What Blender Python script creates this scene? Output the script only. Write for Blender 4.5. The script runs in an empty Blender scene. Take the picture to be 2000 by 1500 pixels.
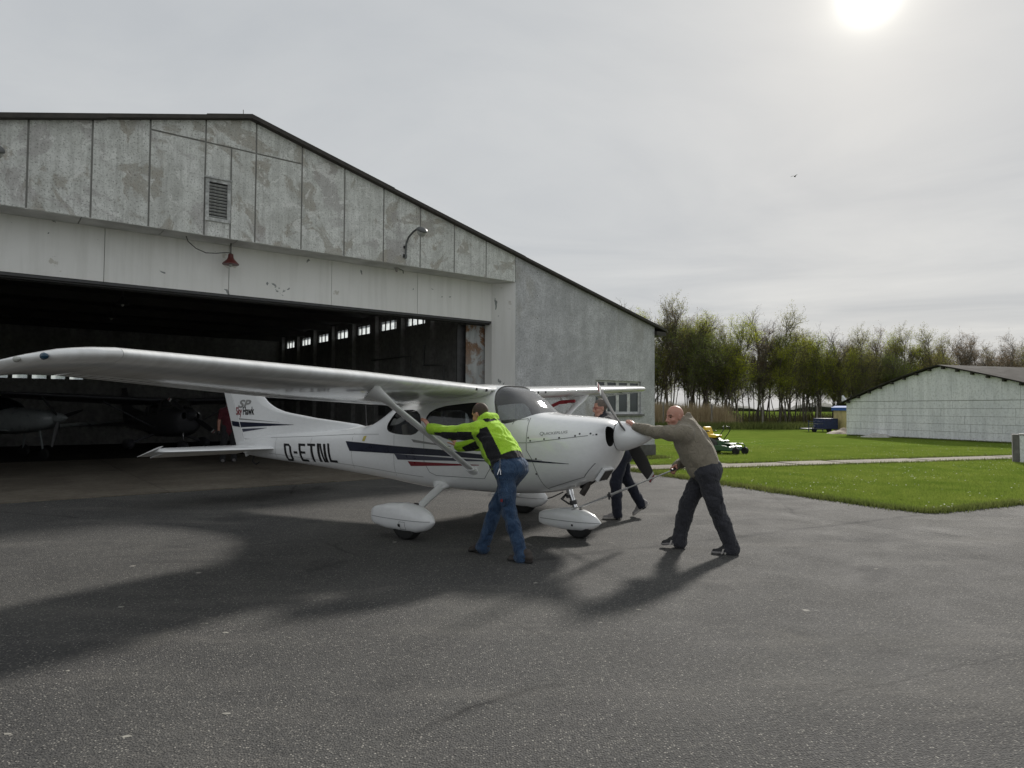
import bpy, bmesh, math, random
import numpy as np
from mathutils import Vector, Matrix
random.seed(7); RNG = np.random.default_rng(7)
SC = bpy.context.scene
COL = SC.collection
PI = math.pi
# ------------------------------------------------------------------ camera
CAM_H = 1.57
PITCH = math.atan(48.0 / 1335.0)
ROLL = math.atan(0.005)
cam_data = bpy.data.cameras.new('camera')
cam_data.sensor_fit = 'HORIZONTAL'; cam_data.sensor_width = 36.0
cam_data.lens = 36.0 * 1335.0 / 2000.0
cam_data.clip_start = 0.05; cam_data.clip_end = 6000.0
cam = bpy.data.objects.new('camera', cam_data); COL.objects.link(cam)
c_, s_ = math.cos(ROLL), math.sin(ROLL)
cp, sp = math.cos(PITCH), math.sin(PITCH)
right = Vector((c_, -s_ * sp, s_ * cp)); up = Vector((-s_, -c_ * sp, c_ * cp)); fwd = Vector((0, cp, sp))
m = Matrix.Identity(4)
for i in range(3):
    m[i][0] = right[i]; m[i][1] = up[i]; m[i][2] = -fwd[i]
m[2][3] = CAM_H
cam.matrix_world = m
SC.camera = cam
# ------------------------------------------------------------------ sky and sun
SUN_AZ, SUN_EL = math.radians(28.0), math.radians(28.8)
sun_dir = Vector((math.sin(SUN_AZ) * math.cos(SUN_EL), math.cos(SUN_AZ) * math.cos(SUN_EL), math.sin(SUN_EL)))
SUN_STRENGTH = 2.9
sun_data = bpy.data.lights.new('sun', 'SUN'); sun_data.energy = SUN_STRENGTH; sun_data.angle = math.radians(5.0)
sun_data.color = (1.0, 0.95, 0.88)
sun = bpy.data.objects.new('sun', sun_data); COL.objects.link(sun)
sun.rotation_euler = (-sun_dir).to_track_quat('-Z', 'Y').to_euler()
SC.view_settings.view_transform = 'Standard'; SC.view_settings.look = 'None'
SC.view_settings.gamma = 1.0; SC.view_settings.use_curve_mapping = False
SC.view_settings.exposure = 0.63
SC.cycles.max_bounces = 8; SC.cycles.transparent_max_bounces = 12
SC.cycles.sample_clamp_indirect = 6.0
world = bpy.data.worlds.new('World'); SC.world = world; world.use_nodes = True
wt = world.node_tree; wn, wl = wt.nodes, wt.links
wn.clear()
w_out = wn.new('ShaderNodeOutputWorld'); w_bg = wn.new('ShaderNodeBackground')
w_bg.inputs['Strength'].default_value = 0.1
wl.new(w_bg.outputs[0], w_out.inputs[0])
sky = wn.new('ShaderNodeTexSky'); sky.sky_type = 'NISHITA'; sky.sun_disc = False
sky.sun_elevation = SUN_EL; sky.sun_rotation = SUN_AZ
sky.air_density = 1.0; sky.dust_density = 2.0
tc = wn.new('ShaderNodeTexCoord')
def wnode(t, **kw):
    n = wn.new(t)
    for k, v in kw.items(): setattr(n, k, v)
    return n
def wmath(op, a, b=None, clamp=False):
    n = wn.new('ShaderNodeMath'); n.operation = op; n.use_clamp = clamp
    for i, x in enumerate((a, b)):
        if x is None: continue
        if isinstance(x, (int, float)): n.inputs[i].default_value = x
        else: wl.new(x, n.inputs[i])
    return n.outputs[0]
# angle to the sun: the thin cloud glows around it
dotn = wnode('ShaderNodeVectorMath', operation='DOT_PRODUCT')
wl.new(tc.outputs['Generated'], dotn.inputs[0]); dotn.inputs[1].default_value = sun_dir
ang = wmath('ARCCOSINE', wmath('MINIMUM', wmath('MAXIMUM', dotn.outputs['Value'], -1.0), 1.0))
def glow(width, amp):
    q = wmath('DIVIDE', ang, width)
    return wmath('MULTIPLY', wmath('EXPONENT', wmath('MULTIPLY', wmath('MULTIPLY', q, q), -1.0)), amp)
g_core = glow(math.radians(1.3), 11.0)
g_mid = glow(math.radians(3.0), 1.7)
g_wide = glow(math.radians(13), 0.3)
# high thin cloud sheet: streaks flattened towards the horizon
sep = wnode('ShaderNodeSeparateXYZ'); wl.new(tc.outputs['Generated'], sep.inputs[0])
zc = wmath('MAXIMUM', sep.outputs[2], 0.04)
cu = wmath('DIVIDE', sep.outputs[0], zc); cv = wmath('DIVIDE', sep.outputs[1], zc)
comb = wnode('ShaderNodeCombineXYZ'); wl.new(cu, comb.inputs[0]); wl.new(cv, comb.inputs[1])
cn = wnode('ShaderNodeTexNoise'); cn.inputs['Scale'].default_value = 0.55; cn.inputs['Detail'].default_value = 7.0
cn.inputs['Roughness'].default_value = 0.55; cn.inputs['Distortion'].default_value = 0.6
wl.new(comb.outputs[0], cn.inputs['Vector'])
cr = wnode('ShaderNodeValToRGB')
cr.color_ramp.elements[0].position = 0.22; cr.color_ramp.elements[0].color = (2.9, 3.07, 3.27, 1)
cr.color_ramp.elements[1].position = 0.75; cr.color_ramp.elements[1].color = (4.2, 4.27, 4.27, 1)
wl.new(cn.outputs['Fac'], cr.inputs['Fac'])
# warm glow colour added to the cloud
def wmul(col, fac):
    n = wnode('ShaderNodeVectorMath', operation='SCALE'); 
    if isinstance(col, tuple): n.inputs[0].default_value = col
    else: wl.new(col, n.inputs[0])
    if isinstance(fac, (int, float)): n.inputs['Scale'].default_value = fac
    else: wl.new(fac, n.inputs['Scale'])
    return n.outputs[0]
def wadd(a, b):
    n = wnode('ShaderNodeVectorMath', operation='ADD'); wl.new(a, n.inputs[0]); wl.new(b, n.inputs[1]); return n.outputs[0]
clouds = wadd(cr.outputs['Color'], wmul((1.0, 0.95, 0.80), wmath('ADD', g_wide, g_mid)))
clouds = wadd(clouds, wmul((1.0, 0.97, 0.86), g_core))
wmix = wnode('ShaderNodeMix', data_type='RGBA'); wmix.inputs['Factor'].default_value = 0.97
wl.new(sky.outputs['Color'], wmix.inputs['A']); wl.new(clouds, wmix.inputs['B'])
wl.new(wmix.outputs['Result'], w_bg.inputs['Color'])
# ------------------------------------------------------------------ tags and things
def tag(o, label=None, cat=None, group=None, kind=None):
    if label: o['label'] = label
    if cat: o['category'] = cat
    if group: o['group'] = group
    if kind: o['kind'] = kind
    return o
def thing(name, label, cat, loc=(0, 0, 0), rotz=0.0, group=None):
    o = bpy.data.objects.new(name, None); COL.objects.link(o)
    o.location = loc; o.rotation_euler = (0, 0, rotz); o.empty_display_size = 0.2
    return tag(o, label, cat, group)
def link(name, me, parent=None):
    o = bpy.data.objects.new(name, me); COL.objects.link(o)
    if parent is not None: o.parent = parent
    return o
def mesh_from(name, V, F, mats, midx=None, smooth=False):
    me = bpy.data.meshes.new(name)
    V = np.asarray(V, dtype=np.float32)
    me.from_pydata([tuple(v) for v in V.tolist()], [], [tuple(f) for f in F])
    for mm in (mats if isinstance(mats, (list, tuple)) else [mats]):
        me.materials.append(mm)
    if midx is not None: me.polygons.foreach_set('material_index', np.asarray(midx, dtype=np.int32))
    if smooth: me.polygons.foreach_set('use_smooth', np.ones(len(me.polygons), dtype=bool))
    me.update()
    return me
def soften(me, angle=35):
    """shade smooth with sharp edges above the angle"""
    bm = bmesh.new(); bm.from_mesh(me)
    for f in bm.faces: f.smooth = True
    lim = math.radians(angle)
    for e in bm.edges:
        if len(e.link_faces) == 2 and e.calc_face_angle(0) > lim: e.smooth = False
    bm.to_mesh(me); bm.free(); me.update()
    return me
class MB:
    """collects simple shapes into one mesh"""
    def __init__(s): s.V = []; s.F = []; s.M = []; s.mi = 0
    def add(s, V, F):
        o = len(s.V); s.V += [tuple(map(float, v)) for v in V]
        s.F += [tuple(i + o for i in f) for f in F]; s.M += [s.mi] * len(F); return s
    def box(s, x0, x1, y0, y1, z0, z1, mtx=None):
        V = [(x, y, z) for x in (x0, x1) for y in (y0, y1) for z in (z0, z1)]
        if mtx is not None: V = [tuple(mtx @ Vector(v)) for v in V]
        return s.add(V, [(0, 1, 3, 2), (4, 6, 7, 5), (0, 4, 5, 1), (2, 3, 7, 6), (0, 2, 6, 4), (1, 5, 7, 3)])
    def prism(s, poly, a, b, axis='y'):
        """polygon in the plane across the axis, from a to b along it; axis y -> (x,z), x -> (y,z), z -> (x,y)"""
        def P(p, t):
            return {'y': (p[0], t, p[1]), 'x': (t, p[0], p[1]), 'z': (p[0], p[1], t)}[axis]
        n = len(poly)
        V = [P(p, a) for p in poly] + [P(p, b) for p in poly]
        F = [tuple(range(n - 1, -1, -1)), tuple(range(n, 2 * n))] + [(i, (i + 1) % n, n + (i + 1) % n, n + i) for i in range(n)]
        return s.add(V, F)
    def tube(s, pts, r, n=10, cap=True, sx=1.0, flat=None):
        pts = [Vector(p) for p in pts]; k = len(pts)
        rs = r if isinstance(r, (list, tuple)) else [r] * k
        V = []; F = []
        prev = None
        for i, p in enumerate(pts):
            t = (pts[min(i + 1, k - 1)] - pts[max(i - 1, 0)]).normalized()
            if prev is None:
                ref = Vector(flat) if flat is not None else (Vector((0, 0, 1)) if abs(t.z) < 0.9 else Vector((1, 0, 0)))
                a = (ref - t * ref.dot(t)).normalized()
            else: a = (prev - t * prev.dot(t)).normalized()
            prev = a; b = t.cross(a)
            for j in range(n):
                q = 2 * PI * j / n
                V.append(p + a * (math.cos(q) * rs[i]) + b * (math.sin(q) * rs[i] * sx))
        for i in range(k - 1):
            for j in range(n):
                F.append((i * n + j, i * n + (j + 1) % n, (i + 1) * n + (j + 1) % n, (i + 1) * n + j))
        if cap: F += [tuple(range(n - 1, -1, -1)), tuple(range((k - 1) * n, k * n))]
        return s.add(V, F)
    def lathe(s, prof, n=20, axis='x', c=(0, 0, 0)):
        """prof: (t, r) along the axis"""
        V = []; F = []; k = len(prof)
        for t, r in prof:
            for j in range(n):
                q = 2 * PI * j / n; a, b = r * math.cos(q), r * math.sin(q)
                p = {'x': (t, a, b), 'y': (a, t, b), 'z': (a, b, t)}[axis]
                V.append((p[0] + c[0], p[1] + c[1], p[2] + c[2]))
        for i in range(k - 1):
            for j in range(n):
                F.append((i * n + j, i * n + (j + 1) % n, (i + 1) * n + (j + 1) % n, (i + 1) * n + j))
        F += [tuple(range(n - 1, -1, -1)), tuple(range((k - 1) * n, k * n))]
        return s.add(V, F)
    def grid(s, P, close_u=False, close_v=False, capu=False):
        P = np.asarray(P, float); a, b = P.shape[:2]
        F = []
        for i in range(a if close_u else a - 1):
            for j in range(b if close_v else b - 1):
                F.append((i * b + j, i * b + (j + 1) % b, ((i + 1) % a) * b + (j + 1) % b, ((i + 1) % a) * b + j))
        if capu: F += [tuple(range(b - 1, -1, -1)), tuple(range((a - 1) * b, a * b))]
        return s.add(P.reshape(-1, 3), F)
    def mesh(s, name, mats, smooth=None, fix=True):
        me = mesh_from(name, s.V, s.F, mats, s.M)
        if fix:
            bm = bmesh.new(); bm.from_mesh(me); bmesh.ops.recalc_face_normals(bm, faces=bm.faces); bm.to_mesh(me); bm.free()
        if smooth: soften(me, smooth)
        return me
    def build(s, name, mats, parent=None, smooth=None, fix=True):
        return link(name, s.mesh(name, mats, smooth, fix), parent)
def bev(o, w=0.01, seg=2):
    md = o.modifiers.new('bevel', 'BEVEL'); md.width = w; md.segments = seg; md.limit_method = 'ANGLE'; md.angle_limit = math.radians(40)
    return o
def copy_tree(o, parent=None):
    c = o.copy(); COL.objects.link(c)
    if parent is not None: c.parent = parent
    for ch in list(o.children): copy_tree(ch, c)
    return c
# ------------------------------------------------------------------ materials
class NT:
    def __init__(s, mtl):
        s.t = mtl.node_tree; s.n = s.t.nodes; s.l = s.t.links; s.b = s.n['Principled BSDF']
        s.tc = s.n.new('ShaderNodeTexCoord')
    def co(s, scale=(1, 1, 1), kind='Object', rot=(0, 0, 0)):
        mp = s.n.new('ShaderNodeMapping'); mp.inputs['Scale'].default_value = scale; mp.inputs['Rotation'].default_value = rot
        s.l.new(s.tc.outputs[kind], mp.inputs[0]); return mp.outputs[0]
    def put(s, sock, x):
        if isinstance(x, (int, float)): sock.default_value = x
        elif isinstance(x, tuple): sock.default_value = (x + (1,))[:4] if len(sock.default_value) == 4 else x
        else: s.l.new(x, sock)
    def noise(s, v, scale, detail=4.0, rough=0.55, dist=0.0):
        n = s.n.new('ShaderNodeTexNoise'); s.l.new(v, n.inputs['Vector'])
        n.inputs['Scale'].default_value = scale; n.inputs['Detail'].default_value = detail
        n.inputs['Roughness'].default_value = rough; n.inputs['Distortion'].default_value = dist
        return n.outputs['Fac']
    def voro(s, v, scale, out='Distance', feature='F1', rnd=1.0):
        n = s.n.new('ShaderNodeTexVoronoi'); n.feature = feature; s.l.new(v, n.inputs['Vector'])
        n.inputs['Scale'].default_value = scale; n.inputs['Randomness'].default_value = rnd
        return n.outputs[out]
    def wave(s, v, scale, dist=0.0, detail=2.0, dirn='X', prof='SIN'):
        n = s.n.new('ShaderNodeTexWave'); n.bands_direction = dirn; n.wave_profile = prof; s.l.new(v, n.inputs['Vector'])
        n.inputs['Scale'].default_value = scale; n.inputs['Distortion'].default_value = dist; n.inputs['Detail'].default_value = detail
        return n.outputs['Fac']
    def ramp(s, f, stops, interp='LINEAR'):
        n = s.n.new('ShaderNodeValToRGB'); s.l.new(f, n.inputs[0]); e = n.color_ramp.elements; n.color_ramp.interpolation = interp
        while len(e) < len(stops): e.new(0.5)
        for i, (p, c) in enumerate(stops):
            e[i].position = p
            e[i].color = (c, c, c, 1) if isinstance(c, (int, float)) else tuple(c) + (1,)
        return n.outputs[0]
    def mix(s, f, a, b, mode='MIX'):
        n = s.n.new('ShaderNodeMix'); n.data_type = 'RGBA'; n.blend_type = mode
        s.put(n.inputs['Factor'], f); s.put(n.inputs['A'], a); s.put(n.inputs['B'], b)
        return n.outputs['Result']
    def math(s, op, a, b=0.0, clamp=False):
        n = s.n.new('ShaderNodeMath'); n.operation = op; n.use_clamp = clamp
        s.put(n.inputs[0], a); s.put(n.inputs[1], b); return n.outputs[0]
    def xyz(s, v):
        n = s.n.new('ShaderNodeSeparateXYZ'); s.l.new(v, n.inputs[0]); return n.outputs
    def bump(s, h, strength=0.3, dist=0.02, normal=None):
        n = s.n.new('ShaderNodeBump'); n.inputs['Strength'].default_value = strength; n.inputs['Distance'].default_value = dist
        s.put(n.inputs['Height'], h)
        if normal is not None: s.l.new(normal, n.inputs['Normal'])
        return n.outputs[0]
    def set(s, color=None, rough=None, normal=None, metal=None, spec=None):
        for k, x in (('Base Color', color), ('Roughness', rough), ('Normal', normal), ('Metallic', metal), ('Specular IOR Level', spec)):
            if x is not None: s.put(s.b.inputs[k], x)
def mat(name, color=(0.5, 0.5, 0.5), rough=0.6, metal=0.0, spec=0.5, fn=None, var=0.12, vs=6.0):
    mtl = bpy.data.materials.new(name); mtl.use_nodes = True
    N = NT(mtl); N.set(rough=rough, metal=metal, spec=spec)
    if fn: N.set(color=color); fn(N)
    else:  # slight grime so that no surface is one flat colour
        f = N.noise(N.co(), vs, 5.0, 0.6)
        lo = tuple(x * (1 - var) for x in color); hi = tuple(min(1, x * (1 + var)) for x in color)
        N.set(color=N.ramp(f, [(0.3, lo), (0.7, hi)]))
        N.set(rough=N.ramp(f, [(0.3, max(0.02, rough * 0.85)), (0.7, min(1, rough * 1.15))]))
    return mtl
# ------------------------------------------------------------------ ground
def f_field(N):
    v = N.co()
    big = N.noise(v, 0.08, 4.0); mid = N.noise(v, 0.9, 5.0); fine = N.noise(v, 24.0, 4.0, 0.7)
    c = N.ramp(mid, [(0.25, (0.105, 0.17, 0.025)), (0.55, (0.165, 0.235, 0.038)), (0.8, (0.24, 0.29, 0.06))])
    c = N.mix(N.ramp(big, [(0.4, 0.0), (0.7, 0.7)]), c, (0.135, 0.165, 0.03))
    c = N.mix(N.ramp(fine, [(0.35, 0.6), (0.7, 0.0)]), c, (0.05, 0.085, 0.016))
    N.set(color=c, rough=1.0, spec=0.0, normal=N.bump(fine, 0.5, 0.03))
M_FIELD = mat('field_grass', fn=f_field)
def f_asphalt(N):
    v = N.co()
    big = N.noise(v, 0.22, 6.0, 0.6, 0.8); mid = N.noise(v, 1.3, 6.0, 0.62, 0.4); grit = N.noise(v, 60.0, 3.0, 0.7)
    st = N.voro(v, 85.0, 'Color'); std = N.voro(v, 85.0)
    sx = N.xyz(st)
    base = N.ramp(big, [(0.3, (0.062, 0.0615, 0.0615)), (0.55, (0.096, 0.0945, 0.09)), (0.78, (0.142, 0.138, 0.126))])
    base = N.mix(N.ramp(mid, [(0.36, 0.5), (0.62, 0.0)]), base, (0.052, 0.052, 0.052))
    base = N.mix(N.ramp(grit, [(0.35, 0.6), (0.6, 0.0)]), base, (0.024, 0.024, 0.024))
    # single chips of pale aggregate
    chip = N.math('MULTIPLY', N.ramp(sx[0], [(0.58, 0.0), (0.9, 1.0)]), N.ramp(std, [(0.3, 1.0), (0.55, 0.0)]))
    chipc = N.ramp(sx[1], [(0.1, (0.11, 0.105, 0.095)), (0.6, (0.21, 0.20, 0.18)), (0.95, (0.36, 0.345, 0.31))])
    c = N.mix(N.math('MULTIPLY', chip, 0.9), base, chipc)
    # pale worn blotches and a few droppings
    w = N.noise(v, 0.7, 7.0, 0.68, 0.6)
    c = N.mix(N.ramp(w, [(0.62, 0.0), (0.76, 0.42)]), c, (0.15, 0.14, 0.12))
    d = N.voro(v, 1.15); dd = N.noise(v, 26.0, 2.0)
    c = N.mix(N.math('MULTIPLY', N.ramp(d, [(0.018, 1.0), (0.04, 0.0)]), N.ramp(dd, [(0.4, 0.0), (0.55, 0.8)])), c, (0.42, 0.40, 0.36))
    # hairline cracks
    ck = N.voro(N.mix(0.25, v, N.noise(v, 1.5, 4.0), 'ADD'), 0.17, 'Distance', 'DISTANCE_TO_EDGE')
    ckm = N.math('MULTIPLY', N.ramp(ck, [(0.0, 1.0), (0.006, 0.0)]), N.ramp(N.noise(v, 0.5, 2.0), [(0.45, 0.0), (0.6, 0.8)]))
    c = N.mix(ckm, c, (0.02, 0.02, 0.02))
    x, y, z = N.xyz(v); wob = N.math('MULTIPLY', N.math('SUBTRACT', N.noise(v, 2.2, 5.0, 0.6), 0.5), 0.35)
    def joint(p0, p1, w, k, x0):
        dx, dy = p1[0] - p0[0], p1[1] - p0[1]; L = math.hypot(dx, dy); nx, ny = -dy / L, dx / L
        d = N.math('ABSOLUTE', N.math('ADD', N.math('ADD', N.math('MULTIPLY', x, nx), N.math('MULTIPLY', y, ny)), N.math('SUBTRACT', wob, nx * p0[0] + ny * p0[1])))
        return N.math('MULTIPLY', N.ramp(d, [(0.0, 1.0), (w, 0.0)]), N.math('MULTIPLY', N.ramp(N.noise(v, 3.0, 4.0), [(0.3, k * 0.4), (0.6, k)]), N.ramp(N.math('SUBTRACT', x, x0), [(0.0, 0.0), (0.8, 1.0)])))
    for args in (((0.22, 7.13), (5.09, 9.75), 0.10, 1.0, -0.1), ((1.81, 3.81), (3.37, 4.55), 0.022, 0.8, 1.1), ((-6.0, 6.2), (1.0, 9.9), 0.03, 0.5, -9.0)): c = N.mix(joint(*args), c, (0.03, 0.03, 0.03))
    oil = N.noise(N.co((1, 1, 1), rot=(0, 0, 0.7)), 0.42, 5.0, 0.6, 1.0); c = N.mix(N.ramp(oil, [(0.60, 0.0), (0.70, 0.55)]), c, (0.03, 0.03, 0.031))
    sw = N.noise(N.co((0.35, 1.6, 1), rot=(0, 0, -0.5)), 0.9, 6.0, 0.65); c = N.mix(N.ramp(sw, [(0.52, 0.0), (0.72, 0.35)]), c, (0.16, 0.152, 0.138))
    nb = N.bump(N.math('ADD', N.ramp(std, [(0.0, 1.0), (0.7, 0.0)]), grit), 0.75, 0.006)
    N.set(color=c, rough=N.ramp(mid, [(0.3, 0.8), (0.7, 0.95)]), normal=nb, spec=0.22)
M_ASPHALT = mat('asphalt', fn=f_asphalt)
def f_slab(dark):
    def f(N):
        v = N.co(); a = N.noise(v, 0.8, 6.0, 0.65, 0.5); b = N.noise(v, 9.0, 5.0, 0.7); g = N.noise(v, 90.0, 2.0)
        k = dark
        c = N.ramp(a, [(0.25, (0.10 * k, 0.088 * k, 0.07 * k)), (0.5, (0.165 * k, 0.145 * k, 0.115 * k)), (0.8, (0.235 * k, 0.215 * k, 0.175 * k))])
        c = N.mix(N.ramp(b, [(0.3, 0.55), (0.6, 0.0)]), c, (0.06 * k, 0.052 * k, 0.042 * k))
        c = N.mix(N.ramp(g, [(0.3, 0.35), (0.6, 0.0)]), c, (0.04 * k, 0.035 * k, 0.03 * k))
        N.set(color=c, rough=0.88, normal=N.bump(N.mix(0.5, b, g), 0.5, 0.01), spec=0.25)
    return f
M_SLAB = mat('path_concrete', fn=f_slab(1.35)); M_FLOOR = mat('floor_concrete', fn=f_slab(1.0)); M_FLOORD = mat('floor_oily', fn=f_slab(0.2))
def sheet(name, poly, z, m_):
    o = link(name, mesh_from(name, [(x, y, z) for x, y in poly], [tuple(range(len(poly)))], m_)); tag(o, kind='structure'); return o
sheet('ground', [(-2500, -800), (2500, -800), (2500, 3200), (-2500, 3200)], 0.0, M_FIELD)
LAWN_EDGE = [(8.64, 11.59), (7.36, 10.97), (6.75, 10.66), (6.38, 10.5), (6.18, 10.68), (5.66, 11.67), (4.94, 13.21), (4.34, 14.53), (2.98, 17.5), (2.7, 17.75)]
# the apron's edge is broken and uneven
edge = []
for (a, b) in zip([(48.0, 30.7)] + LAWN_EDGE[:-1], LAWN_EDGE):
    L = math.hypot(b[0] - a[0], b[1] - a[1]); k = max(2, int(L / 0.12))
    for i in range(k):
        t = i / k; w = 0.03 if L < 6 else 0.05
        edge.append((a[0] + (b[0] - a[0]) * t + random.uniform(-w, w), a[1] + (b[1] - a[1]) * t + random.uniform(-w, w)))
sheet('apron', [(-70, -60), (90, -60), (90, 40)] + edge + [(2.7, 17.75), (0.9, 18.3), (-1.2, 17.9), (-16.5, 5.9), (-70, 5.9)], 0.006, M_ASPHALT)
# path of concrete slabs across the lawn
path = thing('path', None, None); tag(path, kind='structure')
pa, pb = Vector((2.9, 17.85)), Vector((21.0, 24.6)); d_ = (pb - pa).normalized(); nn = Vector((-d_.y, d_.x))
t = 0.0; i = 0
while t < 19.0:
    L = 1.85 + random.uniform(-0.1, 0.1); w0 = -0.58 + random.uniform(-0.1, 0.16); w1 = 0.58 + random.uniform(-0.16, 0.12)
    q = [pa + d_ * (t + 0.02) + nn * w0, pa + d_ * (t + L - 0.03) + nn * (w0 + random.uniform(-0.04, 0.04)), pa + d_ * (t + L - 0.03 + random.uniform(-0.03, 0.03)) + nn * w1, pa + d_ * (t + 0.02) + nn * w1]
    tz = random.uniform(-0.012, 0.012)
    b = MB(); b.prism([(p.x, p.y) for p in q], -0.05, 0.032 + tz, 'z'); o = b.build('slab', M_SLAB, path); bev(o, 0.012, 1)
    t += L; i += 1
b = MB(); b.prism([(0.4, 17.95), (3.0, 17.35), (4.4, 19.0), (1.9, 19.6)], -0.05, 0.02, 'z'); b.build('slab', M_SLAB, path)
# ------------------------------------------------------------------ hangar
HC = (4.695, 22.477, 0.0); HROT = math.radians(38.0)
HW = 26.2; PEAK = 13.1
def roofz(x): return 4.27 + 0.262 * (PEAK - abs(x + PEAK))
def f_facade(N):
    v = N.co(); st = N.co((2.6, 2.6, 0.2)); st2 = N.co((12, 12, 0.9))
    big = N.noise(v, 0.7, 6.0, 0.62, 0.4); mid = N.noise(v, 4.5, 6.0, 0.68, 0.3); fine = N.noise(v, 30.0, 5.0, 0.75); streak = N.noise(st, 1.5, 6.0, 0.65); fs = N.noise(st2, 1.3, 5.0, 0.7)
    c = N.ramp(big, [(0.28, (0.56, 0.57, 0.54)), (0.5, (0.73, 0.745, 0.715)), (0.72, (0.82, 0.83, 0.81))])
    c = N.mix(N.ramp(mid, [(0.34, 0.55), (0.56, 0.0)]), c, (0.42, 0.425, 0.40))
    c = N.mix(N.ramp(streak, [(0.36, 0.4), (0.54, 0.0)]), c, (0.41, 0.415, 0.39))
    c = N.mix(N.ramp(fs, [(0.36, 0.3), (0.52, 0.0)]), c, (0.31, 0.315, 0.295))
    # flaked-off coats: bare grey-brown render, older mauve coat, fresh pale plaster
    p = N.noise(v, 1.15, 8.0, 0.62, 1.0); pm = N.math('MULTIPLY', N.ramp(p, [(0.54, 0.0), (0.58, 0.95)]), N.ramp(mid, [(0.35, 0.35), (0.6, 1.0)]))
    c = N.mix(pm, c, N.ramp(mid, [(0.3, (0.31, 0.29, 0.25)), (0.7, (0.46, 0.435, 0.385))]))
    p3 = N.noise(N.co((1, 1, 1), rot=(0.9, 0.2, 0.6)), 1.0, 8.0, 0.6, 0.8); c = N.mix(N.ramp(p3, [(0.56, 0.0), (0.60, 0.55)]), c, (0.42, 0.40, 0.395))
    p2 = N.noise(N.co((1, 1, 1), rot=(0.4, 1.1, 0.3)), 2.6, 8.0, 0.62, 0.9); c = N.mix(N.ramp(p2, [(0.59, 0.0), (0.62, 0.65)]), c, (0.80, 0.805, 0.78))
    c = N.mix(N.ramp(fine, [(0.37, 0.75), (0.46, 0.0)]), c, (0.14, 0.14, 0.125))
    h = N.math('ADD', fine, N.math('MULTIPLY', pm, -0.8))
    N.set(color=c, rough=0.92, spec=0.2, normal=N.bump(h, 0.5, 0.012))
M_FACADE = mat('weathered_panel', fn=f_facade)
def f_render(N):
    v = N.co(); st = N.co((3, 3, 0.5))
    big = N.noise(v, 0.6, 7.0, 0.66, 0.6); mid = N.noise(v, 3.2, 7.0, 0.7, 0.5); streak = N.noise(st, 1.0, 6.0, 0.7); fine = N.noise(v, 22.0, 6.0, 0.78); sp = N.noise(v, 55.0, 3.0, 0.7)
    c = N.ramp(big, [(0.3, (0.45, 0.455, 0.47)), (0.52, (0.63, 0.635, 0.655)), (0.75, (0.75, 0.755, 0.77))])
    c = N.mix(N.ramp(mid, [(0.36, 0.5), (0.56, 0.0)]), c, (0.34, 0.342, 0.35))
    c = N.mix(N.ramp(streak, [(0.40, 0.45), (0.60, 0.0)]), c, (0.36, 0.365, 0.37))
    c = N.mix(N.ramp(fine, [(0.40, 0.7), (0.51, 0.0)]), c, (0.26, 0.262, 0.268))
    c = N.mix(N.ramp(sp, [(0.60, 0.0), (0.75, 0.5)]), c, (0.74, 0.745, 0.75))
    stain = N.noise(N.co((1.5, 1, 0.55)), 0.62, 7.0, 0.62, 0.6); c = N.mix(N.ramp(stain, [(0.58, 0.0), (0.70, 0.5)]), c, (0.31, 0.285, 0.23))
    N.set(color=c, rough=0.93, spec=0.2, normal=N.bump(N.mix(0.5, fine, sp), 0.7, 0.014))
M_RENDER = mat('grey_render', fn=f_render)
def f_header(N):
    v = N.co()
    big = N.noise(v, 0.5, 5.0, 0.6, 0.6); p = N.noise(v, 1.7, 4.0, 0.5, 0.4); fine = N.noise(v, 30.0, 4.0); q = N.noise(N.co((1, 1, 1), rot=(0.3, 0.2, 0.9)), 2.6, 4.0, 0.55, 0.5)
    c = N.ramp(big, [(0.3, (0.76, 0.76, 0.73)), (0.7, (0.84, 0.84, 0.82))])
    c = N.mix(N.ramp(p, [(0.68, 0.0), (0.70, 0.7)]), c, (0.50, 0.48, 0.42))
    c = N.mix(N.ramp(q, [(0.70, 0.0), (0.71, 0.85)]), c, (0.16, 0.18, 0.18))
    c = N.mix(N.ramp(N.noise(N.co((6, 6, 0.4)), 1.2, 5.0), [(0.34, 0.22), (0.55, 0.0)]), c, (0.52, 0.52, 0.48))
    N.set(color=c, rough=0.8, spec=0.3, normal=N.bump(fine, 0.25, 0.006))
M_HEADER = mat('white_header_paint', fn=f_header)
M_JOINT = mat('joint_backing', (0.26, 0.26, 0.245), 0.95, vs=3)
M_SOFFIT = mat('soffit_board', (0.60, 0.60, 0.58), 0.9, vs=1.5, var=0.25)
M_TRIM = mat('roof_trim', (0.055, 0.05, 0.045), 0.85, var=0.4)
def f_plinth(N):
    v = N.co(); a = N.noise(v, 2.0, 6.0, 0.7); 
    N.set(color=N.ramp(a, [(0.3, (0.07, 0.068, 0.064)), (0.7, (0.17, 0.165, 0.155))]), rough=0.95, normal=N.bump(a, 0.5, 0.02))
M_PLINTH = mat('plinth_cement', fn=f_plinth)
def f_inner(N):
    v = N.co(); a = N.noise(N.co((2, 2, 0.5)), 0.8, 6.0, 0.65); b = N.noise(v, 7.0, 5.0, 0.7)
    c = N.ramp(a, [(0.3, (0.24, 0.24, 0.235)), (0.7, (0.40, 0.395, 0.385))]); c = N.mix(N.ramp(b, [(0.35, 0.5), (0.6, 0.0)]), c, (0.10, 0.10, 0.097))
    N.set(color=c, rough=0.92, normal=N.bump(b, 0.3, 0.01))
M_INNER = mat('hangar_inner_wall', fn=f_inner); M_CEIL = mat('hangar_ceiling', (0.05, 0.048, 0.045), 0.95, var=0.3, vs=1.0)
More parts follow.
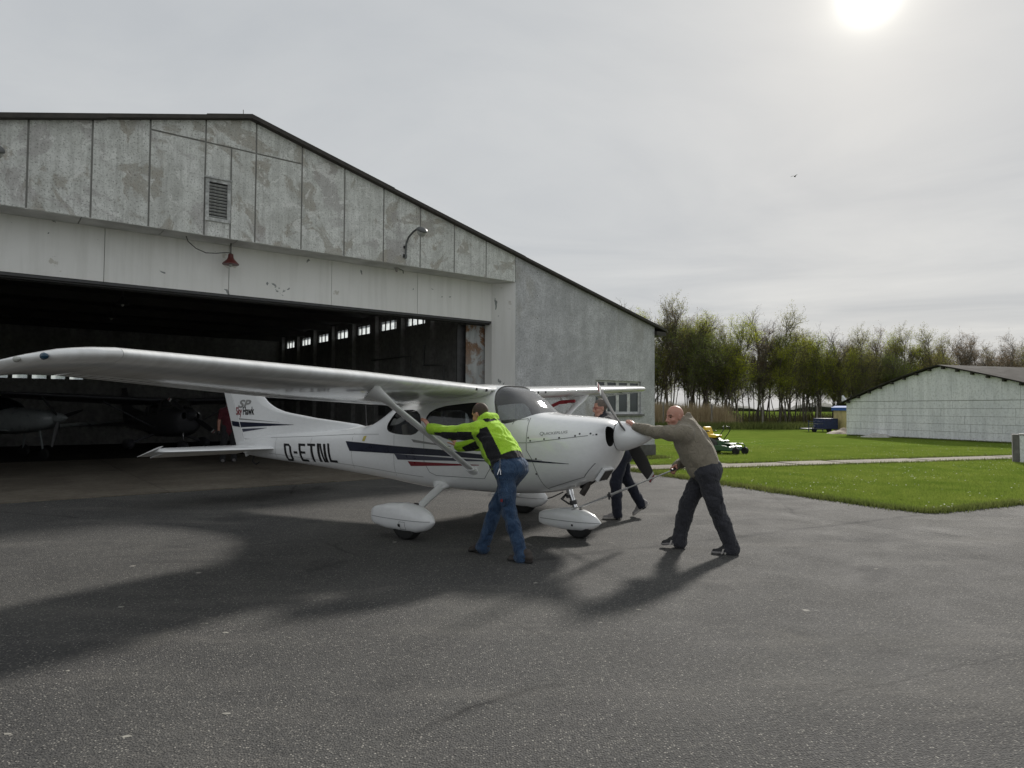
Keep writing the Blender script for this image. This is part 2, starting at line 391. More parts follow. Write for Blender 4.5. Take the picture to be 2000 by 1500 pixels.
M_STEEL = mat('dark_steel', (0.07, 0.07, 0.072), 0.55, 0.4, var=0.3)
def f_rust(N):
    v = N.co(); a = N.noise(v, 1.6, 7.0, 0.7, 0.6); b = N.noise(N.co((6, 6, 1)), 1.5, 5.0); f = N.noise(v, 22.0, 4.0)
    x, y, z = N.xyz(v)
    c = N.ramp(b, [(0.3, (0.27, 0.285, 0.285)), (0.7, (0.47, 0.485, 0.48))])
    r = N.ramp(a, [(0.50, 0.0), (0.56, 0.9)])
    up_ = N.ramp(N.math('MULTIPLY', z, 0.25), [(0.55, 0.35), (0.85, 1.0)])
    c = N.mix(N.math('MULTIPLY', r, up_), c, N.ramp(f, [(0.3, (0.10, 0.045, 0.018)), (0.7, (0.27, 0.13, 0.045))]))
    N.set(color=c, rough=0.8, normal=N.bump(f, 0.3, 0.005))
M_RUST = mat('rusty_door_paint', fn=f_rust)
M_WFRAME = mat('white_window_frame', (0.55, 0.56, 0.55), 0.7, var=0.25, vs=9)
M_SILL = mat('window_sill_stone', (0.17, 0.17, 0.165), 0.9, var=0.3)
M_WPANE = mat('dull_window_pane', (0.055, 0.065, 0.072), 0.12, var=0.25, vs=2)
def f_frost(N):
    t = N.n.new('ShaderNodeBsdfTranslucent'); t.inputs[0].default_value = (0.80, 0.83, 0.84, 1)
    tr = N.n.new('ShaderNodeBsdfTransparent'); tr.inputs[0].default_value = (0.75, 0.78, 0.8, 1)
    mx = N.n.new('ShaderNodeMixShader'); N.put(mx.inputs[0], N.ramp(N.noise(N.co(), 5.0, 3.0), [(0.4, 0.35), (0.6, 0.7)]))
    N.l.new(tr.outputs[0], mx.inputs[1]); N.l.new(t.outputs[0], mx.inputs[2])
    N.l.new(mx.outputs[0], N.n['Material Output'].inputs[0])
M_FROST = mat('dirty_clear_pane', fn=f_frost)
M_OLDWOOD = mat('flaking_white_wood', (0.42, 0.43, 0.42), 0.85, var=0.45, vs=14)
M_LAMPGREY = mat('lamp_grey_metal', (0.13, 0.135, 0.135), 0.5, 0.5, var=0.3); M_REDENAMEL = mat('red_enamel', (0.11, 0.024, 0.02), 0.4, var=0.3)
M_GLOBE = mat('lamp_glass', (0.42, 0.43, 0.40), 0.2, var=0.1); M_CABLE = mat('black_cable', (0.02, 0.02, 0.02), 0.6)

hangar = thing('hangar', 'large grey gabled aircraft hangar with a wide open doorway and peeling concrete panels', 'hangar', HC, HROT)
JX = [-5.85, -6.86, -7.88, -8.9, -9.92, -10.93, -11.95, -12.96, -13.98, -15.0, -15.97, -16.95, -17.96, -18.97, -19.98, -20.35]
g = 0.017
def panel(x0, x1, z0, top, name='panel', m_=M_FACADE, y0=0.0, y1=0.019):
    """x0 > x1 (right to left); top: a height or the roof line"""
    lo, hi = x1 + g, x0 - g
    if top is None:
        pts = [(lo, roofz(lo))] + ([(-PEAK, roofz(-PEAK))] if lo < -PEAK < hi else []) + [(hi, roofz(hi))]
    else: pts = [(lo, top), (hi, top)]
    jit = random.uniform(-0.006, 0.006)
    b = MB(); b.prism([(hi, z0), (lo, z0)] + pts, y0 + jit, y1, 'y'); o = b.build(name, m_, hangar); return o
for a, c in zip(JX[:-1], JX[1:]):
    if a == -12.96:  # bay with the louvred vent
        panel(a, -13.47, 5.09, 7.0); panel(-13.47, c, 6.29, 7.0); panel(-13.47, c, 5.09, 5.40); panel(a, c, 7.0 + 2 * g, None)
    elif min(roofz(a), roofz(c)) > 7.15: panel(a, c, 5.09, 7.0); panel(a, c, 7.0 + 2 * g, None)
    elif max(roofz(a), roofz(c)) > 7.05:
        panel(a, c, 5.09, None)
    else: panel(a, c, 5.09, None)
b = MB(); b.prism([(-20.35, 5.10), (-5.85, 5.10), (-5.85, roofz(-5.85) - 0.01), (-PEAK, roofz(-PEAK) - 0.01), (-20.35, roofz(-20.35) - 0.01)], 0.021, 0.2, 'y'); b.build('gable_backing', M_JOINT, hangar)
# louvred vent
vent = MB(); vent.box(-13.97, -13.47, -0.035, 0.0, 6.21, 6.29); vent.box(-13.97, -13.47, -0.035, 0.0, 5.40, 5.47)
vent.box(-13.97, -13.90, -0.03, 0.0, 5.47, 6.21); vent.box(-13.54, -13.47, -0.03, 0.0, 5.47, 6.21); vent.box(-14.0, -13.44, -0.06, -0.036, 6.28, 6.31)
vo = vent.build('vent', M_OLDWOOD, hangar); sl = None
for k in range(11):
    z = 5.495 + k * 0.066
    if sl is None:
        b = MB(); mt = Matrix.Translation((0, 0, 0)) @ Matrix.Rotation(math.radians(-38), 4, 'X'); b.box(-13.9, -13.54, -0.022, 0.022, -0.004, 0.004, mt)
        me_s = b.mesh('slat', M_OLDWOOD); sl = True
    o = link('slat', me_s, vo); o.location = (0, 0.0, z)
b = MB(); b.box(-13.9, -13.54, 0.012, 0.0205, 5.47, 6.21); b.build('vent_backing', M_CABLE, vo)
# soffit, header, reveal
for x in [-20.3 + 1.4 * k for k in range(11)]:
    x1 = min(x + 1.385, -5.86)
    if x1 - x < 0.1: continue
    b = MB(); b.box(x, x1, 0.02, 0.628, 5.082 + random.uniform(-.004, .004), 5.10); b.build('soffit_board', M_SOFFIT, hangar)
HX = [-6.2, -8.6, -10.95, -13.3, -15.65, -18.0, -20.35]
for a, c in zip(HX[:-1], HX[1:]):
    b = MB(); b.box(c + 0.006, a - 0.006, 0.63 + random.uniform(-.004, .004), 0.78, 4.02, 5.09); b.build('header_panel', M_HEADER, hangar)
b = MB(); b.box(-20.35, -6.2, 0.66, 0.80, 4.025, 5.2); b.build('header_beam', M_JOINT, hangar)
b = MB(); b.prism([(-5.85, 0.0), (-6.2, 0.62), (-6.2, 0.95), (-5.7, 0.95), (-5.7, 0.3), (-5.85, 0.3)], 0.0, 5.08, 'z'); b.build('door_pillar', M_HEADER, hangar)
b = MB(); b.prism([(-20.36, 0.0), (-20.36, 0.95), (-20.6, 0.95), (-20.6, 0.0)], 0.0, 5.08, 'z'); b.build('door_pillar', M_HEADER, hangar)
b = MB(); b.box(-20.35, -6.21, 0.64, 0.70, 3.96, 4.02); b.box(-20.35, -6.21, 0.72, 0.80, 3.93, 4.0); b.box(-20.35, -6.21, 0.86, 0.92, 3.95, 4.05); b.box(-20.35, -6.21, 0.96, 1.02, 3.93, 4.05); b.build('door_rail', M_STEEL, hangar)
# right end wall round its window
WX0, WX1, WZ0, WZ1 = -2.73, -0.67, 1.42, 2.46
def wallp(poly):
    b = MB(); b.prism(poly, 0.003, 0.3, 'y'); b.build('wall', M_RENDER, hangar)
wallp([(-5.849, 0.0), (WX0, 0.0), (WX0, roofz(WX0)), (-5.849, roofz(-5.849))])
wallp([(WX1, 0.0), (0, 0.0), (0, roofz(0)), (WX1, roofz(WX1))])
wallp([(WX0, 0.0), (WX1, 0.0), (WX1, WZ0), (WX0, WZ0)])
wallp([(WX0, WZ1), (WX1, WZ1), (WX1, roofz(WX1)), (WX0, roofz(WX0))])
for z in np.arange(0.5, 5.6, 0.33):   # row of old fixing holes
    if random.random() < 0.75:
        b = MB(); b.lathe([(-0.004, 0.012), (0.01, 0.012)], 6, 'y', (-5.05 + random.uniform(-.02, .02), 0, z)); b.build('fixing_hole', M_CABLE, hangar)
b = MB(); b.box(-5.84, 0.02, -0.028, 0.0, 0.0, 0.42); b.build('plinth', M_PLINTH, hangar)
b = MB(); b.prism([(0.0, 0.0), (0.0, 3.9), (0.0, 3.9)][:0] + [(0.3, 0.0), (18.0, 0.0), (18.0, 3.9), (0.3, 3.9)], -0.28, 0.0, 'x'); b.build('side_wall', M_RENDER, hangar)
b = MB(); b.prism([(-26.2, 0.0), (-20.6, 0.0), (-20.6, roofz(-20.6)), (-26.2, 4.27)], 0.003, 0.3, 'y'); b.build('wall', M_RENDER, hangar)
# window of four casements
win = MB(); win.box(WX0, WX1, 0.07, 0.12, WZ1 - 0.06, WZ1); win.box(WX0, WX1, 0.07, 0.12, WZ0, WZ0 + 0.07)
xs = [WX0 + (WX1 - WX0) * k / 4 for k in range(5)]
for k, x in enumerate(xs):
    w = 0.06
    win.box(max(x - w, WX0), min(x + w, WX1), 0.068, 0.122, WZ0 + 0.07, WZ1 - 0.06)
wo = win.build('window', M_WFRAME, hangar)
for k in range(4):
    x0, x1 = xs[k] + 0.06, xs[k + 1] - 0.06
    b = MB(); b.box(x0, x1, 0.095, 0.105, WZ0 + 0.07, WZ1 - 0.06); b.build('pane', M_WPANE, wo)
    b = MB(); b.box(x0, x1, 0.075, 0.092, WZ0 + 0.42, WZ0 + 0.45) if k == 9 else b.box(x0, x0 + 0.02, 0.08, 0.094, WZ0 + 0.07, WZ1 - 0.06); b.build('casement', M_WFRAME, wo)
b = MB(); b.box(WX0, WX1, 0.14, 0.26, WZ0 + 0.02, WZ1 - 0.02); b.build('blind', mat('grey_blind', (0.12, 0.125, 0.13), 0.9), wo)
b = MB(); b.box(WX0 - 0.06, WX1 + 0.08, -0.09, 0.068, WZ0 - 0.07, WZ0 - 0.002); bev(b.build('sill', M_SILL, wo), 0.01)
# roof edge and roof
def roofstrip(x0, x1, th, name, y0=-0.14, y1=1.4, dz=0.0):
    b = MB(); b.prism([(x0, roofz(x0) + dz), (x1, roofz(x1) + dz), (x1, roofz(x1) + dz + th), (x0, roofz(x0) + dz + th)], y0, y1, 'y'); b.build(name, M_TRIM, hangar)
b = MB(); b.prism([(0.5, 4.27 - 0.13), (0.5, 4.27 - 0.05), (-5.6, roofz(-5.6) + 0.07), (-5.6, roofz(-5.6) + 0.005)], -0.14, 1.4, 'y'); b.build('roof_edge', M_TRIM, hangar)
roofstrip(-9.7, -5.6, 0.075, 'roof_edge', dz=0.006); roofstrip(-PEAK, -9.7, 0.09, 'roof_edge', dz=0.006)
roofstrip(-14.0, -PEAK, 0.09, 'roof_edge', dz=0.006); roofstrip(-15.75, -14.0, 0.075, 'roof_edge', dz=0.004); roofstrip(-26.6, -15.75, 0.09, 'roof_edge', dz=-0.012)
b = MB(); b.prism([(-20.7, roofz(-20.7)), (-PEAK, roofz(-PEAK)), (-5.5, roofz(-5.5)), (-5.5, roofz(-5.5) + 0.08), (-PEAK, roofz(-PEAK) + 0.08), (-20.7, roofz(-20.7) + 0.08)], 1.42, 18.4, 'y'); b.build('roof', M_TRIM, hangar)
b = MB(); b.box(-6.0, 0.3, 1.42, 18.2, 3.9, 4.02); b.build('side_roof', M_TRIM, hangar)
b = MB(); b.box(-26.4, -20.6, 1.42, 18.2, 3.9, 4.02); b.build('side_roof', M_TRIM, hangar)
b = MB(); b.tube([(-13.15, 0.3, 7.7), (-13.16, 0.3, 8.02)], 0.008, 6); b.build('lightning_rod', M_STEEL, hangar)
b = MB(); b.box(0.02, 0.48, -0.1, 1.4, 4.0, 4.14); b.build('eave_box', M_TRIM, hangar)
# hall inside
IX0, IX1, IY1, CZ = -20.5, -6.05, 17.8, 4.95
for k in range(8):
    y0 = 2.42 + 1.93 * k; y1 = y0 + 1.42
    w = MB(); zz0, zz1 = 4.33, 4.72
    w.box(IX1 + 0.02, IX1 + 0.07, y0, y1, zz0, zz0 + 0.03); w.box(IX1 + 0.02, IX1 + 0.07, y0, y1, zz1 - 0.03, zz1)
    for j in range(5):
        yy = y0 + (y1 - y0) * j / 4; w.box(IX1 + 0.018, IX1 + 0.072, max(y0, yy - 0.025), min(y1, yy + 0.025), zz0 + 0.03, zz1 - 0.03)
    wf = w.build('window', M_STEEL, hangar)
    for j in range(4):
        a_, c_2 = y0 + (y1 - y0) * j / 4 + 0.025, y0 + (y1 - y0) * (j + 1) / 4 - 0.025
        b = MB(); b.box(IX1 + 0.04, IX1 + 0.046, a_, c_2, zz0 + 0.03, zz1 - 0.03); b.build('pane', M_FROST, wf)
    b = MB(); b.box(IX1, IX1 + 0.25, y1, y1 + 0.51, 4.33, 4.72); b.box(IX1 - 0.16, IX1 - 0.003, y1 + 0.08, y1 + 0.43, 0.02, 4.9); b.build('column', M_INNER, hangar)
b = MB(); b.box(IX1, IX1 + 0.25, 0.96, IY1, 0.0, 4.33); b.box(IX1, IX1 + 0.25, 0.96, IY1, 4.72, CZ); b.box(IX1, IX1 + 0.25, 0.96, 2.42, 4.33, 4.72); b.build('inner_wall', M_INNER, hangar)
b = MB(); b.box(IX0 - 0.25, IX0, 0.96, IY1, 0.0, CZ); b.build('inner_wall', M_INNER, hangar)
WB = [(-17.75 + 0.62 * k, -17.75 + 0.62 * k + 0.48) for k in range(6)]
b = MB(); b.box(IX0, IX1, IY1, IY1 + 0.25, 0.0, 2.66); b.box(IX0, IX1, IY1, IY1 + 0.25, 3.0, CZ); last = IX0
for x0, x1 in WB: b.box(last, x0, IY1, IY1 + 0.25, 2.66, 3.0); last = x1
b.box(last, IX1, IY1, IY1 + 0.25, 2.66, 3.0); b.build('back_wall', M_INNER, hangar)
for x0, x1 in WB:
    b = MB(); b.box(x0, x1, IY1 + 0.1, IY1 + 0.106, 2.66, 3.0); b.build('pane', M_FROST, hangar)
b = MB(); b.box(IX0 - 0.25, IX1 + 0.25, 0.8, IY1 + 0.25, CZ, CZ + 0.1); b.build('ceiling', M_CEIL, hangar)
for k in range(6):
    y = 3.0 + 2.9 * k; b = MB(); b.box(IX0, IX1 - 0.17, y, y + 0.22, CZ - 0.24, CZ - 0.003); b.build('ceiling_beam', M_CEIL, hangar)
# floor slabs, first bright strip then the dark oily hall floor
floor = thing('hangar_floor', None, None, HC, HROT); tag(floor, kind='structure')
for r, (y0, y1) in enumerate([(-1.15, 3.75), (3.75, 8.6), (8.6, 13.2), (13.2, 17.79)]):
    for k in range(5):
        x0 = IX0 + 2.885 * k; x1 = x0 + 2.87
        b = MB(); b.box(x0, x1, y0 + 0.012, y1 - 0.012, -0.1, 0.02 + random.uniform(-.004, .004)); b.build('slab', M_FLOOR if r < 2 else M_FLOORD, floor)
b = MB(); b.box(IX0, IX1, -1.14, 17.78, -0.12, 0.006); b.build('joint_filler', M_CABLE, floor)
# sliding leaves parked at the right jamb, pipes on the wall
b = MB(); b.box(-6.78, -6.12, 1.04, 1.07, 0.06, 3.92); lf = b.build('door_leaf', M_RUST, hangar)
b = MB(); b.box(-6.80, -6.70, 1.02, 1.038, 0.06, 3.92); b.box(-6.70, -6.12, 1.02, 1.038, 3.80, 3.92); b.box(-6.70, -6.12, 1.02, 1.038, 1.9, 1.98); b.build('leaf_frame', M_RUST, lf)
b = MB(); b.box(-7.0, -6.12, 1.16, 1.2, 0.06, 3.92); b.build('door_leaf', M_STEEL, hangar)
b = MB(); b.tube([(-6.28, 3.0, 0.1), (-6.28, 3.0, 2.9), (-6.28, 4.2, 2.95), (-6.28, 4.2, 3.6)], 0.03, 8); b.tube([(-6.24, 5.1, 0.3), (-6.24, 5.1, 3.3), (-6.24, 8.0, 3.3)], 0.025, 8); b.build('pipe', M_LAMPGREY, hangar)
b = MB(); b.box(-6.34, -6.22, 6.7, 7.2, 1.3, 2.0); b.box(-6.3, -6.22, 3.4, 3.7, 1.4, 1.9); b.build('switch_box', M_LAMPGREY, hangar)
b = MB(); b.box(-6.9, -6.25, 4.4, 6.3, 0.02, 0.95); b.build('workbench', M_STEEL, hangar)
# ------------------------------------------------------------------ lamps on the hangar
hm = Matrix.Translation(HC) @ Matrix.Rotation(HROT, 4, 'Z')
def hpt(x, y, z): return hm @ Vector((x, y, z))
def street_lamp(x, label):
    t = thing('wall_lamp', label, 'lamp', hpt(x, 0, 5.3), HROT, 'gooseneck lamps on the hangar gable')
    b = MB(); b.box(-0.05, 0.05, -0.035, -0.008, -0.03, 0.05); b.box(-0.04, 0.04, -0.035, -0.008, 0.2, 0.26); b.build('bracket', M_STEEL, t)
    b = MB(); b.tube([(0, -0.06, -0.06), (0, -0.06, 0.18), (0.01, -0.07, 0.32), (0.03, -0.14, 0.46), (0.07, -0.30, 0.57), (0.11, -0.42, 0.62)], 0.024, 10); b.build('arm', M_LAMPGREY, t, smooth=50)
    mt = Matrix.Translation((0.115, -0.43, 0.63)) @ Matrix.Rotation(math.radians(26), 4, 'X')
    h = MB(); h.lathe([(0.0, 0.03), (-0.04, 0.06), (-0.10, 0.09), (-0.2, 0.125), (-0.3, 0.12), (-0.36, 0.06), (-0.37, 0.01)], 18, 'y')
    h.V = [tuple(mt @ Vector((v[0], v[1], v[2] * (0.75 if v[2] > 0 else 0.25)))) for v in h.V]; h.build('lamp_head', M_LAMPGREY, t, smooth=50)
    gl = MB(); gl.lathe([(-0.10, 0.02), (-0.12, 0.085), (-0.2, 0.105), (-0.29, 0.10), (-0.34, 0.05), (-0.35, 0.01)], 18, 'y')
    gl.V = [tuple(mt @ Vector((v[0], v[1], -abs(v[2]) * 1.25 - 0.005 if v[2] < 0 else 0.0))) for v in gl.V]; gl.build('glass_globe', M_GLOBE, t, smooth=50)
street_lamp(-9.34, 'grey gooseneck lamp on the right slope of the hangar gable')
street_lamp(-17.52, 'gooseneck lamp head cut off by the left edge of the photo')
def shade_lamp(p, label, cable, m_=M_REDENAMEL, name='pendant_lamp'):
    t = thing(name, label, 'lamp', p, HROT, 'tin shade lamps hanging at the hangar door')
    b = MB(); b.lathe([(0.0, 0.17), (0.015, 0.17), (0.10, 0.085), (0.14, 0.06), (0.22, 0.05), (0.24, 0.02)], 22, 'z'); b.build('shade', m_, t, smooth=40)
    b = MB(); b.tube([(0, 0, 0.24), (0, 0, cable)], 0.012, 6); b.build('stem', M_STEEL, t)
    b = MB(); b.lathe([(-0.05, 0.01), (-0.03, 0.035), (0.02, 0.04)], 12, 'z'); b.build('bulb', M_GLOBE, t)
    return t
t = shade_lamp(hpt(-13.35, 0.34, 4.62), 'red tin pendant lamp hanging under the gable soffit with a loose cable', 0.46)
b = MB(); b.tube([(-0.9, -0.05, 0.46), (-0.86, -0.04, 0.36), (-0.7, -0.02, 0.24), (-0.5, 0, 0.18), (-0.3, 0, 0.2), (-0.12, 0, 0.24), (-0.02, 0, 0.25)], 0.009, 6); b.build('cable', M_CABLE, t)
shade_lamp(hpt(-14.6, 5.6, 4.25), 'dark lamp shade hanging inside the hangar, nearer of two', 0.5, M_STEEL)
shade_lamp(hpt(-14.4, 9.0, 4.25), 'dark lamp shade hanging inside the hangar, farther of two', 0.5, M_STEEL)
t = thing('rusty_socket', 'small rusty lamp socket left under the gable soffit', 'lamp socket', hpt(-9.36, 0.36, 5.085), HROT)
b = MB(); b.lathe([(0, 0.07), (-0.02, 0.07), (-0.03, 0.04), (-0.08, 0.035), (-0.11, 0.02)], 12, 'z'); b.build('socket', M_RUST, t)
b = MB(); b.tube([(0.05, 0, -0.02), (0.18, 0, -0.05), (0.2, 0.02, -0.12)], 0.01, 6); b.build('wire', M_CABLE, t)
# ------------------------------------------------------------------ white shed beyond the lawn
def f_white(N):
    v = N.co(); st = N.co((2.2, 2.2, 0.25)); a = N.noise(v, 0.6, 6.0, 0.65, 0.4); s1 = N.noise(st, 1.5, 6.0, 0.7); f = N.noise(v, 9.0, 5.0, 0.7)
    c = N.ramp(a, [(0.3, (0.72, 0.74, 0.77)), (0.7, (0.86, 0.87, 0.885))])
    c = N.mix(N.ramp(s1, [(0.38, 0.4), (0.56, 0.0)]), c, (0.46, 0.47, 0.48)); c = N.mix(N.ramp(f, [(0.35, 0.45), (0.5, 0.0)]), c, (0.34, 0.345, 0.34))
    N.set(color=c, rough=0.9, normal=N.bump(f, 0.5, 0.02))
M_SHED = mat('whitewashed_block', fn=f_white); M_SHEDUP = mat('whitewashed_board', fn=f_white)
M_ROOFSHEET = mat('old_roof_sheet', (0.045, 0.042, 0.038), 0.95, spec=0.05, var=0.35, vs=2)
shed = thing('shed', 'low white gabled shed of large whitewashed blocks at the far side of the lawn', 'shed', (21.05, 43.05, 0), math.atan2(-0.95, 0.312))
SW = 13.2; SPK = 6.55
def sroof(x): return 3.95 - 0.215 * abs(x - SPK) - (0.012 * (x - SPK) ** 2 if x < SPK else 0.006 * (x - SPK) ** 2)
for r in range(5):
    z0 = 0.05 + 0.41 * r; x = 0.0
    while x < SW:
        L = random.choice([1.2, 1.6, 1.9, 2.3]) * random.uniform(0.92, 1.08)
        x1 = min(SW, x + L) if SW - (x + L) > 0.5 else SW
        b = MB(); b.box(x + 0.006, x1 - 0.006, random.uniform(-0.008, 0.006), 0.2, z0 + 0.007, z0 + 0.403); b.build('block', M_SHED, shed); x = x1
b = MB(); b.box(0.005, SW - 0.005, 0.03, 0.22, 0, 2.2); b.build('wall_core', M_JOINT, shed)
xs = np.arange(0, SW + 0.01, 0.9)
for x0, x1 in zip(xs[:-1], xs[1:]):
    top = [(x1 - 0.006, sroof(x1))] + [(x0 + (x1 - x0) * f_, sroof(x0 + (x1 - x0) * f_)) for f_ in (0.66, 0.33)] + [(x0 + 0.006, sroof(x0))]
    b = MB(); b.prism([(x0 + 0.006, 2.12), (x1 - 0.006, 2.12)] + top, random.uniform(-0.02, -0.005), 0.15, 'y'); b.build('board', M_SHEDUP, shed)
b = MB(); b.prism([(0, 2.12), (-0.35, 2.5), (-0.35, sroof(0) - 0.04), (0, sroof(0))], -0.012, 0.15, 'y'); b.build('board', M_SHEDUP, shed)
b = MB(); b.box(-0.0, 0.2, 0.22, 9, 0, 2.3); b.build('side_wall', M_SHED, shed); b = MB(); b.box(SW - 0.2, SW, 0.22, 9, 0, 2.3); b.build('side_wall', M_SHED, shed)
rx = [-0.6] + list(np.linspace(0, SW, 19)) + [SW + 0.5]
P = np.array([[(x, y, sroof(x) + 0.05) for x in rx] for y in (-0.28, 9.2)]); Q = P.copy(); Q[..., 2] += 0.06
b = MB(); b.grid(P); b.grid(Q); b.grid(np.array([P[0], Q[0]])); b.grid(np.array([P[1], Q[1]])); b.build('roof', M_ROOFSHEET, shed)
for x in np.arange(0.2, SW, 0.82):
    b = MB(); b.box(x, x + 0.11, -0.2, 0.3, sroof(x + 0.05) - 0.10, sroof(x + 0.05) + 0.03); b.build('rafter_end', M_TRIM, shed)
# ------------------------------------------------------------------ concrete post at the right edge
post = thing('concrete_cabinet', 'waist-high concrete meter post at the path end by the right edge', 'post', (15.55, 21.0, 0), math.radians(-34))
b = MB(); b.box(-0.17, 0.0, -0.22, 0.30, 0, 0.86); bev(b.build('post_side', mat('dark_old_concrete', (0.16, 0.155, 0.15), 0.9, var=0.3), post), 0.02)
b = MB(); b.box(0.004, 0.42, -0.24, 0.28, 0, 0.84); bev(b.build('post_front', M_SHED, post), 0.02)
b = MB(); b.box(0.004, 0.44, -0.26, 0.30, 0.842, 0.88); b.build('cap', mat('cap_concrete', (0.34, 0.34, 0.33), 0.9), post)
# ------------------------------------------------------------------ the aircraft being pushed
def f_paint(N):
    v = N.co(); d = N.noise(v, 3.0, 3.0, 0.5); g2 = N.noise(N.co((1, 1, 2)), 14.0, 5.0, 0.7); r = N.noise(N.co((1, 5, 1)), 2.2, 2.0, 0.5)
    N.set(color=N.mix(N.ramp(g2, [(0.3, 0.22), (0.6, 0.0)]), (0.86, 0.87, 0.875), (0.66, 0.67, 0.66)), rough=N.ramp(g2, [(0.3, 0.26), (0.7, 0.14)]), normal=N.bump(N.mix(0.5, d, r), 0.10, 0.02), spec=0.5)
    N.b.inputs['Coat Weight'].default_value = 0.5; N.b.inputs['Coat Roughness'].default_value = 0.06
M_PAINT = mat('white_aircraft_paint', fn=f_paint)
def f_skin(N):
    v = N.co(); r = N.noise(N.co((1.2, 4.5, 1)), 2.0, 3.0, 0.55); g2 = N.noise(v, 12.0, 5.0, 0.7); st = N.noise(N.co((0.6, 9, 1)), 1.5, 4.0, 0.6)
    c = N.mix(N.ramp(g2, [(0.3, 0.25), (0.6, 0.0)]), (0.86, 0.87, 0.87), (0.64, 0.64, 0.62))
    c = N.mix(N.ramp(st, [(0.35, 0.3), (0.6, 0.0)]), c, (0.52, 0.51, 0.48))
    N.set(color=c, rough=0.15, normal=N.bump(r, 0.08, 0.03), spec=0.5); N.b.inputs['Coat Weight'].default_value = 0.5; N.b.inputs['Coat Roughness'].default_value = 0.05
M_SKIN = mat('white_wing_skin', fn=f_skin)
M_NAVY = mat('navy_decal', (0.012, 0.015, 0.032), 0.3, var=0.2); M_BLUEGREY = mat('bluegrey_decal', (0.06, 0.063, 0.09), 0.3); M_RED = mat('red_decal', (0.21, 0.02, 0.028), 0.3)
M_BLACK = mat('black_decal', (0.010, 0.010, 0.012), 0.35); M_GREYDEC = mat('grey_decal', (0.27, 0.27, 0.265), 0.35); M_SEAM = mat('panel_seam', (0.20, 0.205, 0.21), 0.6)
M_TYRE = mat('tyre_rubber', (0.014, 0.014, 0.014), 0.8); M_CHROME = mat('chrome', (0.75, 0.75, 0.76), 0.12, 1.0, var=0.03); M_ALU = mat('dull_aluminium', (0.55, 0.55, 0.55), 0.42, 0.6)
M_CABIN = mat('cabin_lining', (0.10, 0.098, 0.095), 0.85); M_SEAT = mat('grey_seat_fabric', (0.16, 0.155, 0.15), 0.9); M_SHEEP = mat('beige_seat_cover', (0.36, 0.32, 0.26), 0.95); M_HOLE = mat('dark_opening', (0.006, 0.006, 0.006), 0.9)
M_BLADE = mat('propeller_black', (0.02, 0.02, 0.022), 0.4); M_YELLOW = mat('yellow_sticker', (0.55, 0.47, 0.12), 0.5)
def f_glass(N):
    gl = N.n.new('ShaderNodeBsdfGlossy'); gl.inputs['Roughness'].default_value = 0.03; gl.inputs[0].default_value = (0.95, 0.97, 1, 1)
    tr = N.n.new('ShaderNodeBsdfTransparent'); tr.inputs[0].default_value = (0.62, 0.65, 0.66, 1)
    fr = N.n.new('ShaderNodeFresnel'); fr.inputs[0].default_value = 1.55
    mx = N.n.new('ShaderNodeMixShader'); N.l.new(fr.outputs[0], mx.inputs[0]); N.l.new(tr.outputs[0], mx.inputs[1]); N.l.new(gl.outputs[0], mx.inputs[2])
    N.l.new(mx.outputs[0], N.n['Material Output'].inputs[0])
M_GLASS = mat('perspex', fn=f_glass)
def f_glass2(N):
    f_glass(N); d = N.n.new('ShaderNodeBsdfDiffuse'); d.inputs[0].default_value = (0.55, 0.55, 0.54, 1)  # pale diffuse veil mixed in to stand for sky glare on the screen
    out = N.n['Material Output']; old = out.inputs[0].links[0].from_socket
    mx = N.n.new('ShaderNodeMixShader'); N.put(mx.inputs[0], N.ramp(N.noise(N.co(), 3.0, 4.0), [(0.35, 0.10), (0.65, 0.2)])); N.l.new(old, mx.inputs[1]); N.l.new(d.outputs[0], mx.inputs[2]); N.l.new(mx.outputs[0], out.inputs[0])
M_SCREEN = mat('glare_veil_windscreen', fn=f_glass2)
PO = Vector((-0.543, 9.290, 0.0)); PROT = math.radians(90 - 124.174)
pm_ = Matrix.Translation(PO) @ Matrix.Rotation(PROT, 4, 'Z')
def apt(u, v, w): return pm_ @ Vector((u, -v, w))
class Loft:
    def __init__(s, st, smooth=2, du=0.035):
        st = sorted(st); A = np.array(st, float); us = np.arange(A[0, 0], A[-1, 0] + du * 0.5, du); us[-1] = A[-1, 0]
        B = np.stack([np.interp(us, A[:, 0], A[:, i]) for i in range(A.shape[1])], 1)
        for _ in range(smooth):
            C2 = B.copy(); C2[1:-1, 1:] = 0.25 * B[:-2, 1:] + 0.5 * B[1:-1, 1:] + 0.25 * B[2:, 1:]; B = C2
        s.B = B
    def at(s, u): return [np.interp(u, s.B[:, 0], s.B[:, i]) for i in range(1, s.B.shape[1])]
    def side(s, u, w):
        bot, top, hw, zc, n = s.at(u)
        k = np.clip((w - zc) / (top - zc) if w > zc else (zc - w) / (zc - bot), 0, 1)
        return float(hw * (1 - k ** n) ** (1 / n))
    def rings(s, us, nr, off=0.0):
        R = []
        for u in us:
            bot, top, hw, zc, n = s.at(u)
            q = np.linspace(0, 2 * PI, nr, endpoint=False) + 1e-4; c2, s2 = np.cos(q), np.sin(q)
            y = (hw - off) * np.sign(c2) * np.abs(c2) ** (2 / n)
            z = zc + np.where(s2 > 0, (top - off - zc), (zc - bot - off)) * np.sign(s2) * np.abs(s2) ** (2 / n)
            R.append(np.stack([np.full(nr, u), y, z], 1))
        return np.array(R)
